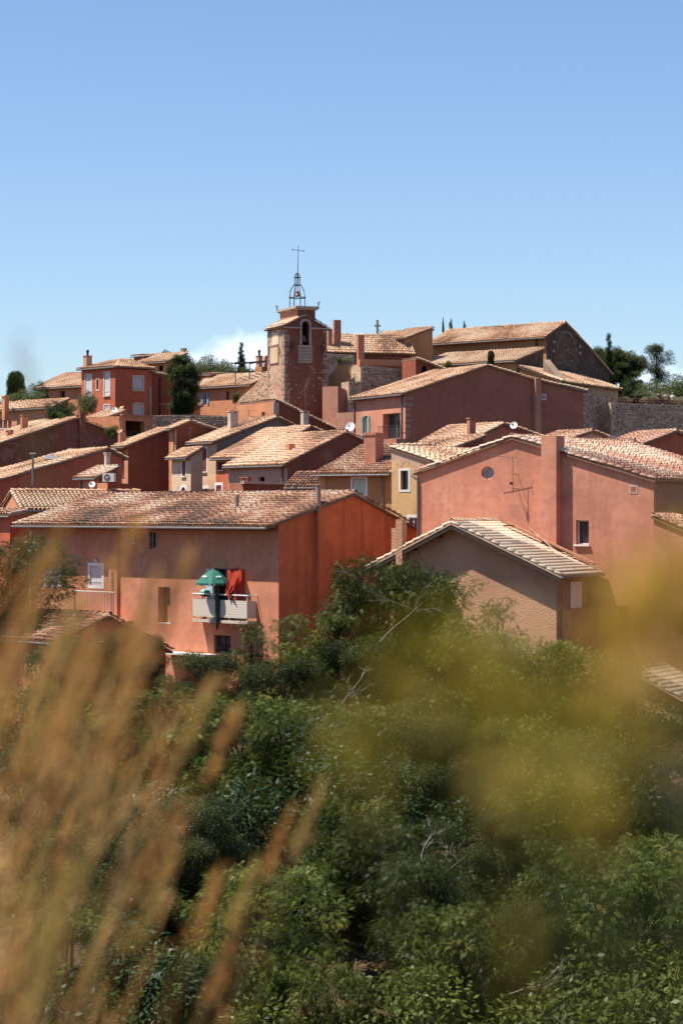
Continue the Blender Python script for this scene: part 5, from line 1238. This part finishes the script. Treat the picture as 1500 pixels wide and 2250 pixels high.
G_OLV = leafmat('olive_leaves', [(0, (.05, .065, .025)), (.5, (.10, .12, .05)), (1, (.18, .19, .09))], .25)
G_PIN = leafmat('pine_needles', [(0, (.025, .04, .012)), (.5, (.055, .075, .022)), (1, (.11, .12, .035))], .2)
G_GRY = leafmat('grey_green_leaves', [(0, (.12, .13, .07)), (.5, (.20, .20, .12)), (1, (.30, .28, .18))], .25)
G_LOC2 = leafmat('locust_leaves_bright', [(0, (0.031, 0.047, 0.008)), (.35, (0.064, 0.092, 0.014)), (.7, (0.112, 0.146, 0.021)), (.92, (0.173, 0.190, 0.034)), (1, (0.265, 0.228, 0.048))], .2)
G_LOC3 = leafmat('locust_leaves_dark', [(0, (0.008, 0.014, 0.004)), (.4, (0.021, 0.032, 0.005)), (.75, (0.042, 0.056, 0.010)), (1, (0.095, 0.095, 0.022))], .2)
PIN = pinnate(); SIM = simple_leaf()
def locust(seed, h=7.0, w=2.3, nclump=46, lean=0, mat=None, oak=False):
    r = random.Random(seed); cl = []
    for i in range(nclump):
        f = r.random() ** .8; z = h * (.36 + .62 * f); wid = w * math.sin(math.pi * (.16 + .80 * (1 - f))) ** .8; a = r.uniform(0, 6.283); q = wid * r.uniform(.25, 1.0)
        cl.append(((math.cos(a) * q + lean * f, math.sin(a) * q, z), r.uniform(.46, .9) * (1.1 - .35 * f)))
    for k in range(5): a = r.uniform(0, 6.28); cl.append(((math.cos(a) * w * .35 + lean, math.sin(a) * w * .35, h * r.uniform(.92, 1.0)), r.uniform(.25, .4)))
    me = crown_mesh('crown', cl, 1900, SIM, mat, flat=.75, shell=.35, tb=.45, ts=.22, size=(.6, 1.05)) if oak else crown_mesh('crown', cl, 520, PIN, mat or G_LOC, flat=.68, shell=.3, tb=.45, ts=.22, size=(.55, 1.0))
    tr = [(0, 0, -.6), (.06, .03, h * .2), (-.05 + lean * .3, .06, h * .45), (.05 + lean * .6, 0, h * .68), (lean, .03, h * .9)]
    tm = trunk_mesh('trunk', tr, [c for c, _ in cl[::2]], .13, BARK, seed=seed)
    return me, tm, h
LOC = [locust(s, w=w_, nclump=n_, mat=m_, oak=s == 2) for s, w_, n_, m_ in ((1, 2.7, 64, G_LOC), (2, 2.5, 56, G_LOC3), (3, 3.0, 70, G_LOC2), (4, 2.2, 52, G_LOC3), (5, 2.8, 64, G_LOC))]
SLIM = locust(9, w=.95, nclump=20)
def shrub_mesh(seed, mat, tpl, n=16, per=1300):
    r = random.Random(seed); cl = [((r.gauss(0, .55), r.gauss(0, .55), abs(r.gauss(.75, .4)) + .15), r.uniform(.32, .6)) for i in range(n)]
    return crown_mesh('crown', cl, per, tpl, mat, flat=.85, shell=.3, size=(.9, 1.5)), trunk_mesh('stem', [(0, 0, -.3), (.03, 0, .4), (0, .04, 1.0)], [c for c, _ in cl[::2]], .05, BARK, .1, seed), 2.0
SHR = [shrub_mesh(21, G_LOC, SIM), shrub_mesh(22, G_DRK, SIM), shrub_mesh(23, G_OLV, SIM), shrub_mesh(24, G_GRY, SIM)]
def ever_mesh(seed):   # dense dark tall crown
    r = random.Random(seed); cl = []
    for i in range(70):
        f = r.random(); a = r.uniform(0, 6.28); wid = 1.15 * math.sin(math.pi * (.12 + .82 * (1 - f))) ** .55; cl.append(((math.cos(a) * wid * r.uniform(.5, 1), math.sin(a) * wid * r.uniform(.5, 1), .3 + 4.7 * f), r.uniform(.28, .5)))
    return crown_mesh('crown', cl, 2000, SIM, G_DRK, flat=.9, shell=.4, size=(.9, 1.6)), trunk_mesh('trunk', [(0, 0, -.5), (0, 0, 1.5), (0, .05, 4.4)], [c for c, _ in cl[::4]], .14, BARK, .1, seed), 5.2
EVR = ever_mesh(31)
def cypress_mesh(seed, w=.42, blunt=.0, h=5.0):
    r = random.Random(seed); cl = []
    for i in range(64):
        f = i / 64; wid = w * ((math.sin(math.pi * min(.5, .1 + f * 1.4)) * (1 - f) ** .55) if not blunt else min(1, .6 + f * 2) * (1 - max(0, f - .8) ** 2 * 18)); a = r.uniform(0, 6.28)
        cl.append(((math.cos(a) * wid * .55, math.sin(a) * wid * .55, .2 + (h - .2) * f), max(.1, wid * .62)))
    return crown_mesh('crown', cl, 4200, SIM, G_DRK, flat=1.25, shell=.5, size=(.7, 1.2), droop=.5), trunk_mesh('trunk', [(0, 0, -.3), (0, 0, h * .5), (0, 0, h * .85)], [], .1, BARK, .1, seed), h
CYP = cypress_mesh(41); TOP = cypress_mesh(42, .52, 1.0, 2.6)
def pine_mesh(seed):
    r = random.Random(seed); cl = []
    for i in range(60):
        a = r.uniform(0, 6.28); q = 2.5 * math.sqrt(r.random()); cl.append(((math.cos(a) * q, math.sin(a) * q, 4.2 + 2.2 * math.sqrt(max(0, 1 - (q / 2.7) ** 2)) * r.uniform(.1, 1) - .9 * r.random()), r.uniform(.4, .8)))
    return crown_mesh('crown', cl, 1300, SIM, G_PIN, flat=.8, shell=.4, size=(1, 1.9)), trunk_mesh('trunk', [(0, 0, -.5), (.1, 0, 2), (-.1, .1, 4), (0, 0, 5.6)], [c for c, _ in cl[::3]], .2, BARK, .3, seed), 6.4
PNE = pine_mesh(51)
def plant(name, tpl, px, top, d, label, cat='tree', group=None, base=None, wscale=1.0, rot=None):
    me, tm, h0 = tpl; x = (px - CX) / F * d; zb = gz(x, d) if base is None else P(px, base, d).z; ht = P(px, top, d).z - zb; k = ht / h0
    rt = empty(name, Vector((x, d, zb)), label, cat, group); rt.rotation_euler.z = R.uniform(0, 6.28) if rot is None else rot; rt.scale = (k * wscale, k * wscale, k)
    c = bpy.data.objects.new('crown', me); COL.objects.link(c); c.parent = rt
    t = bpy.data.objects.new('trunk' if cat == 'tree' else 'stem', tm); COL.objects.link(t); t.parent = rt
    return rt
GT = 'locust trees filling the ravine'
TREES = [  # template, px, top, d, wscale, label
 (0, 905, 1262, 97, 1.0, 'leafy locust tree in front of the tan roughcast wall, left part'),
 (3, 838, 1232, 96, .75, 'slim tall locust tree rising before the left eave of the tan house'),
 (4, 705, 1350, 95, .95, 'locust tree before the orange gable of the salmon house'),
 (9, 553, 1372, 96, .9, 'thin locust tree rising right of the barred window'),
 (1, 455, 1438, 95, 1.0, 'bushy locust tree under the balcony by the white canopy'),
 (1, 622, 1455, 92, 1.0, 'locust tree at the corner of the salmon house'),
 (9, 1092, 1325, 98, 1.0, 'thin sparse locust tree against the sunlit tan wall'),
 (2, 1185, 1408, 96, 1.0, 'broad locust tree at the foot of the tan house corner'),
 (4, 1015, 1392, 95, 1.1, 'locust tree below the middle of the tan roughcast wall'),
 (0, 1310, 1428, 95, 1.0, 'locust tree below the white shutter of the tan house'),
 (1, 790, 1405, 93, 1.1, 'wide locust tree below the orange gable'),
 (1, 285, 1392, 101, .9, 'locust tree hiding the wall of the low outbuilding'),
 (0, 150, 1400, 100, .9, 'locust tree left of the low outbuilding behind the grass'),
 (3, 1440, 1575, 90, 1.0, 'locust tree below the lean-to roof at the right edge'),
 (4, 360, 1520, 88, 1.1, 'locust tree left of centre below the outbuilding'),
 (2, 530, 1530, 85, 1.1, 'locust tree in the second row below the salmon house'),
 (0, 690, 1540, 84, 1.1, 'locust tree in the second row, left of the picture centre'),
 (4, 850, 1545, 84, 1.0, 'locust tree in the second row below the tan house left eave'),
 (1, 990, 1580, 82, 1.0, 'locust tree in the second row below the tan wall'),
 (2, 1140, 1580, 83, 1.05, 'locust tree in the second row behind the yellow flowers'),
 (0, 1300, 1620, 82, 1.0, 'locust tree in the second row at the right'),
 (3, 1470, 1660, 80, 1.1, 'locust tree in the second row at the right edge'),
 (2, 200, 1560, 86, 1.1, 'locust tree half hidden behind the dry grass'),
 (0, 60, 1500, 90, 1.1, 'locust tree at the left edge behind the dry grass'),
 (1, 430, 1760, 74, .95, 'locust tree in the front row left, behind the drooping grass stalk'),
 (2, 600, 1905, 68, 1.0, 'bright locust tree low in the middle of the front row'),
 (4, 770, 1760, 74, .9, 'locust tree in the front row at the picture centre'),
 (3, 925, 1880, 69, 1.0, 'pointed locust tree in the front row right of centre'),
 (0, 1010, 1990, 66, .9, 'low locust tree beside the bare soil patch'),
 (2, 1415, 1850, 67, 1.0, 'large locust tree at the lower right'),
 (1, 1120, 1790, 75, 1.0, 'locust tree left of the dark gap at lower right'),
 (3, 870, 1800, 72, 1.1, 'locust tree behind the pointed one right of centre'),
 (4, 1250, 1850, 71, .95, 'locust tree in the shade beside the large lower right one'),
 (1, 1180, 1990, 66, .8, 'low locust tree between soil patch and large lower right tree'),
 (3, 60, 1640, 80, 1.1, 'locust tree low at the left edge in the second row'),
 (1, 215, 1720, 78, 1.1, 'locust tree behind the thickest grass plumes at left'),
 (0, 160, 1990, 66, 1.0, 'locust tree near the lower left corner behind the grass'),
 (1, 345, 1835, 72, 1.0, 'locust tree right of the grass plumes in the front row'),
 (3, 30, 2080, 64, 1.1, 'locust tree in the lower left corner'),
 (3, 300, 1960, 69, 1.0, 'locust tree at the lower left behind the grass'),
 (4, 120, 1820, 74, 1.1, 'locust tree at the far lower left behind the grass'),
 (0, 720, 2120, 64, .75, 'low locust tree at the bottom edge, centre'),
 (1, 450, 2110, 64, .85, 'low locust tree at the bottom edge, left of centre'),
 (3, 20, 1185, 112, 1.3, 'tree at the left edge beside the salmon house end')]
for (k, px, top, d, ws, lab) in TREES: plant('oak_tree' if k == 1 else 'locust_tree', SLIM if k == 9 else LOC[k], px, top, d, lab.replace('locust', 'oak') if k == 1 else lab, 'tree', 'trees filling the ravine', None, ws)
plant('juniper', EVR, 945, 1268, 98.5, 'dense dark juniper before the tan roughcast wall', 'tree', None, None, .62)
# undergrowth, single bushes
BUSH = [(0, 560, 2235, 62, 'bush at the bottom edge under the bright locust tree'), (0, 880, 2150, 64, 'bush at the bottom edge, right of centre'), (1, 660, 1700, 79, 'dark bush between the second and front tree rows'), (1, 900, 1760, 78, 'dark bush right of the centre gap'), 
        (0, 1330, 2100, 64, 'bush below the large locust tree at lower right'), (2, 340, 1700, 82, 'olive toned bush behind the grass by the pale wall'), (0, 1230, 1700, 80, 'bush under the yellow flowers at right'),
        (2, 1180, 2200, 62, 'olive toned bush beside the soil patch'), (0, 1460, 2180, 62, 'bush in the lower right corner'), (1, 250, 2150, 64, 'dark bush at lower left behind the grass'), (0, 700, 1460, 98, 'bush against the orange gable foot'), (0, 1390, 1560, 92, 'bush under the lean-to')]
for (k, px, top, d, lab) in BUSH: plant('bush', SHR[k], px, top, d, lab, 'bush', 'bushes between the trees')
# village trees
plant('ivy_tree', EVR, 402, 782, 210, 'dense dark green tree between red house and blue shuttered house', 'tree', None, 915, 1.15)
plant('cypress', CYP, 530, 752, 230, 'pointed cypress left of the bell tower', 'tree', None, 835, 1.6)
plant('cypress', CYP, 1337, 733, 236, 'tall thin cypress right of the church', 'tree', None, 880, 1.1)
plant('pine_tree', PNE, 1322, 754, 246, 'round pine tree behind the church gable', 'tree', None, 905, .9)
plant('pine_tree', PNE, 1368, 762, 248, 'second pine right of the thin cypress', 'tree', None, 905, .85)
plant('evergreen_tree', EVR, 1298, 790, 244, 'full dark tree left of the thin cypress behind the rampart house', 'tree', None, 905, 1.9)
plant('evergreen_tree', EVR, 1362, 800, 244, 'full dark tree right of the thin cypress', 'tree', None, 905, 2.0)
plant('evergreen_tree', EVR, 1395, 835, 242, 'low dark tree between pine and airy tree', 'tree', None, 905, 1.6)
plant('cypress', CYP, 973, 697, 262, 'dark cypress tip poking above the church ridge', 'tree', None, 735, .9)
plant('locust_tree', LOC[3], 1442, 757, 243, 'airy tree with dark trunk on the right skyline', 'tree', None, 885, .85)
plant('topiary', TOP, 35, 820, 226, 'clipped rounded topiary tree at the left skyline', 'tree', None, 905, 1.05)
plant('topiary', TOP, 1078, 772, 196, 'small clipped cypress before the church aisle roof', 'tree', None, 812, .8)
VB = [(2, 460, 775, 238, 850, 1.1, 'olive green tree top behind the ivy tree'), (2, 490, 790, 236, 850, 1.1, 'grey green bush behind the blue shuttered house roof'), (2, 55, 850, 220, 900, 1.3, 'light green bush under the topiary'), (1, 85, 852, 222, 900, .9, 'dark bush right of the topiary'), (2, 25, 862, 218, 905, 1.0, 'bush at the left skyline edge'),
      (1, 115, 890, 187, 925, 1.2, 'dark hedge bush above the big gable, left one'), (1, 150, 890, 187, 925, 1.2, 'dark hedge bush above the big gable, right one'), (0, 133, 905, 185, 928, .8, 'small pale bush before the hedge'), (2, 192, 852, 209, 915, .6, 'climbing shrub on the corner of the red house'),
      (0, 545, 808, 222, 840, 1.4, 'green shrubs under the pergola'), (0, 520, 862, 212, 885, .9, 'vine hanging at the blue shuttered house end'), (3, 755, 780, 209, 803, 1.2, 'spiky agave on the pale stone wall'), (0, 985, 793, 206, 815, .9, 'small bush below the church aisle'), (0, 945, 925 - 128, 205, 812, .6, 'small creeper left of the aisle bush'), (0, 250, 935, 178, 962, 1.0, 'pale weed bush beside the loggia'),
      (2, 1410, 835, 238, 900, 1.4, 'olive bush under the airy tree'), (2, 1490, 815, 240, 900, 1.3, 'olive tree at the right skyline edge'), (3, 1430, 855, 234, 895, 1.7, 'grey green lavender bank on the rampart, left'), (3, 1475, 860, 234.5, 895, 1.7, 'grey green lavender bank on the rampart, right'), (1, 1375, 848, 236, 895, 1.2, 'dark bush on the rampart by the cypress'),
      (1, 990, 706, 262, 730, .3, 'second small tree tip above the church ridge'), (1, 1020, 710, 262, 730, .3, 'third tree tip above the church ridge'), (1, 1300, 820, 240, 890, 1.0, 'dark shrub behind the rampart house'), (2, 362, 766, 252, 790, .9, 'far bush behind the orange skyline house')]
for (k, px, top, d, base, ws, lab) in VB: plant('bush', SHR[k], px, top, d, lab, 'bush', 'bushes in the village', base, ws)
# bare pale branches
def dead(px, py, d, h, seed, label, lie=0):
    r = random.Random(seed); q = P(px, py, d); rt = empty('dead_branch', q, label, 'branch'); mb = MB()
    def grow(p, dr, l, rad, lev):
        pts = [p]; dd = dr.copy()
        for i in range(5): dd = (dd + Vector((r.gauss(0, .16), r.gauss(0, .16), r.gauss(0.0, .12)))).normalized(); pts.append(pts[-1] + dd * l / 5)
        mb.tube(pts, [rad * (1 - .75 * i / 5) for i in range(6)], 5)
        if lev:
            for i in range(r.randint(2, 4)): k = r.randint(1, 4); grow(pts[k], (dd + Vector((r.gauss(0, .7), r.gauss(0, .5), r.gauss(.1, .5)))).normalized(), l * r.uniform(.4, .7), rad * .5, lev - 1)
    grow(q, Vector((lie, -.1, 1 - abs(lie) * .7)).normalized(), h, .019, 3); mb.build('branches', BARKP, rt)
dead(842, 1330, 95, 2.2, 1, 'bare pale twigs left of the tan house among leaves', -.6); dead(835, 1410, 92, 2.4, 2, 'bare pale branch crossing the tree before the orange gable', .35)
dead(925, 1890, 69, 1.0, 3, 'bleached bare twigs in the dark gap right of centre', .1); dead(1100, 2190, 64, 1.6, 4, 'fallen bare branch on the bare soil patch', .95); dead(960, 1930, 69, 1.2, 5, 'curved bleached branch beside the dark gap', .8)
dead(1190, 2160, 64, 1.1, 6, 'short bare branch at right end of the soil patch', .5); dead(740, 1560, 90, 2.0, 7, 'bare branches among leaves below the orange gable', .5)
# low pale retaining wall glimpsed through the trees
rt = empty('garden_wall', P(420, 1830, 82), 'pale low wall glimpsed through the trees at left', 'wall'); mb = MB(); a = P(330, 1806, 82); b = P(470, 1806, 80); mb.box((a + b) / 2 - UP * .8, (b - a) / 2, (0, .15, 0), UP * .8); mb.build('wall', M_stone(), rt)
for i in range(7): mb = MB(); q = a.lerp(b, (i + .5) / 7) + UP * .03; mb.box(q, (b - a) / 14 * .97, (0, .2, 0), UP * .04); mb.build('coping_stone', M_stone(), rt)

# ------------------------------------------------------------------ close foreground, far out of focus
G_STR = leafmat('straw', [(0, (.24, .10, .035)), (.3, (.45, .20, .065)), (.6, (.60, .32, .10)), (.85, (.72, .46, .21)), (.93, (.72, .46, .21)), (1, (.32, .32, .06))], .5, (.6, .36, .12))
def dry_grass():
    r = random.Random(5); V = []; Fc = []; T = []
    def ribbon(pts, w, t):
        o = len(V); n = len(pts)
        for i, p in enumerate(pts):
            f = i / (n - 1); s = Vector((math.cos(t * 40), math.sin(t * 40), 0)) * w * (1 - .8 * f); V.append(p - s); V.append(p + s)
        for i in range(n - 1): Fc.append((o + 2 * i, o + 2 * i + 1, o + 2 * i + 3, o + 2 * i + 2)); T.append(t)
    def seed(p, d, l, w, t):
        a = d.orthogonal().normalized(); b = d.cross(a); o = len(V); V.extend([p, p + d * l * .4 + a * w, p + d * l, p + d * l * .4 - a * w, p + d * l * .4 + b * w, p + d * l * .4 - b * w])
        Fc.extend([(o, o + 1, o + 2, o + 3), (o, o + 4, o + 2, o + 5)]); T.extend([t, t])
    def stalk(tx, ty, d, lean, t, head=True, hl=.07):
        tip = P(tx, ty, d); g = Vector((tip.x - lean - r.uniform(.05, .25), d + r.uniform(-.12, .12), 0)); g.z = gz(g.x, g.y) - .02
        m = tip + Vector((-lean * .75 - .02, r.uniform(-.1, .1), -.28 - .25 * r.random())); pts = []
        for i in range(13):
            f = i / 12; pts.append(g * (1 - f) ** 2 + m * 2 * f * (1 - f) + tip * f * f)
        ribbon(pts, .0010, t)
        if head:
            ax = (pts[-1] - pts[-2]).normalized(); n = 15
            for i in range(n):
                f = i / n; p = tip - ax * hl * (1 - f); dd = (ax + Vector((r.gauss(0, .5), r.gauss(0, .4), r.gauss(0, .35)))).normalized(); seed(p, dd, r.uniform(.007, .014), .0014, min(.99, max(0, t + r.gauss(0, .15))) if t < .95 else t)
        for k in range(2):
            i = r.randint(5, 10); p = pts[i]; e = p + Vector((r.uniform(-.03, .07), r.uniform(-.05, .05), r.uniform(.0, .09))); ribbon([p, p.lerp(e, .5) + UP * .02, e], .0013, min(.99, max(0, t + r.gauss(0, .12))))
    for i in range(110):
        u = r.random() ** 1.3; x = -60 + 480 * u; lim = 1150 + .9 * max(0, x - 60) + (160 if x < 40 else 0)
        y = lim + abs(r.gauss(0, 460)); d = r.uniform(1.2, 2.3); stalk(x, y, d, .15 + .22 * r.random(), r.random() * (.93 if y < 1700 else .6) if r.random() < .8 else .98)
    for i in range(34):
        x = -100 + 330 * r.random() ** 1.3; y = 1500 + 900 * r.random(); stalk(x, y, r.uniform(1.4, 2.3), .2, r.random() * .4 if r.random() < .6 else .98)
    for i in range(20): stalk(40 + 320 * r.random(), 1150 + 300 * r.random(), r.uniform(.9, 1.3), .16, .3 + .5 * r.random())
    for x, y, d, t in ((700, 1740, 1.6, .97), (640, 1785, 1.6, .4), (470, 1490, 1.4, .9), (520, 1560, 1.5, .6), (480, 1920, 1.5, .5), (560, 1900, 1.6, .97), (340, 1260, 1.3, .7), (420, 1220, 1.3, .75), (300, 1150, 1.3, .6), (160, 1900, 1.2, .98), (130, 2050, 1.2, .98), (520, 2050, 1.5, .5)):
        for k in range(3): stalk(x + r.uniform(-12, 12), y + r.uniform(-20, 20), d, .2, min(.99, t + r.uniform(-.02, .01)), True, .05)
    me = mesh_np('dry_grass', np.array(V), Fc, T); tag(link('dry_grass', me, G_STR), 'blurred dry golden grass close to the viewer at lower left', 'grass', None, 'stuff')
dry_grass()
def bloom(name, label, stems, mat, petal, seed, cat='plant', root=0, mat2=None):
    """a tall weed close to the lens: stems rooted in the slope, flower heads at the tips"""
    r = random.Random(seed); d0 = stems[0][2]; g = P(stems[0][0] + root, 2600, d0); base = Vector((g.x, d0, gz(g.x, d0) - .02)); rt = empty(name, base, label, cat)
    for (x, y, d, n, sp) in stems:
        tip = P(x, y, d); g = base + Vector((r.uniform(-.05, .08), r.uniform(-.02, .04), 0)); m = Vector((tip.x * .5 + g.x * .5 + .03, (tip.y + g.y) / 2, tip.z - .15)); mb = MB()
        mb.tube([g * (1 - f) ** 2 + m * 2 * f * (1 - f) + tip * f * f for f in [i / 10 for i in range(11)]], [.0012 - .0007 * i / 10 for i in range(11)], 5); st = mb.build('stem', simple('stem_green', (.16, .17, .04), .7), rt)
        V = []; Fc = []; T = []; off = origin(rt)
        for i in range(n):
            p = tip + Vector((r.gauss(0, sp), r.gauss(0, sp), r.gauss(0, sp))); dd = Vector((r.gauss(0, 1), r.gauss(0, 1), r.gauss(.3, 1))).normalized(); a = dd.orthogonal().normalized(); l = petal * r.uniform(.6, 1.4); o = len(V)
            V += [p - off, p + dd * l * .5 + a * l * .32 - off, p + dd * l - off, p + dd * l * .5 - a * l * .32 - off]; Fc.append((o, o + 1, o + 2, o + 3)); T.append(r.random())
        me = mesh_np('flower_head', np.array([tuple(v) for v in V]), Fc, T); link('flower_head', me, mat2 if mat2 and x > 1340 else mat, st)
G_YEL = leafmat('yellow_flowers', [(0, (.19, .19, .02)), (.5, (.34, .27, .03)), (1, (.50, .31, .05))], .45, (.42, .32, .03))
G_ORF = leafmat('ochre_flowers', [(0, (.26, .18, .02)), (.5, (.44, .27, .04)), (1, (.60, .34, .06))], .45, (.52, .32, .04))
G_PUR = leafmat('lavender', [(0, (.34, .28, .46)), (1, (.55, .46, .62))], .4, (.5, .42, .6))
bloom('flowering_weed', 'blurred yellow flowering weed close to the viewer at right', [(1450, 1330, .40, 64, .0035), (1500, 1250, .42, 60, .004), (1490, 1400, .42, 50, .004), (1390, 1480, .42, 34, .006), (1370, 1330, .44, 22, .006), (1250, 1560, .36, 28, .005), (1050, 1500, .36, 20, .005), (900, 1480, .36, 20, .004), (960, 1580, .38, 14, .005), (1180, 1720, .36, 34, .005), (1300, 1700, .38, 32, .005), (1240, 1800, .37, 26, .004), (1080, 1640, .38, 10, .004), (1150, 2060, .38, 12, .0025), (1420, 1600, .42, 36, .007), (780, 1650, .38, 12, .004), (1480, 1480, .44, 30, .005)], G_YEL, .005, 3, 'plant', 650, G_ORF)
bloom('lavender_stem', 'blurred lavender spike at the left above the grass', [(48, 770, .9, 6, .0022), (60, 800, .9, 5, .0025)], G_PUR, .005, 8)
bloom('lavender_stem', 'blurred pale lavender spike at the right edge', [(1504, 1720, .42, 4, .002)], G_PUR, .005, 9, 'plant', 300)
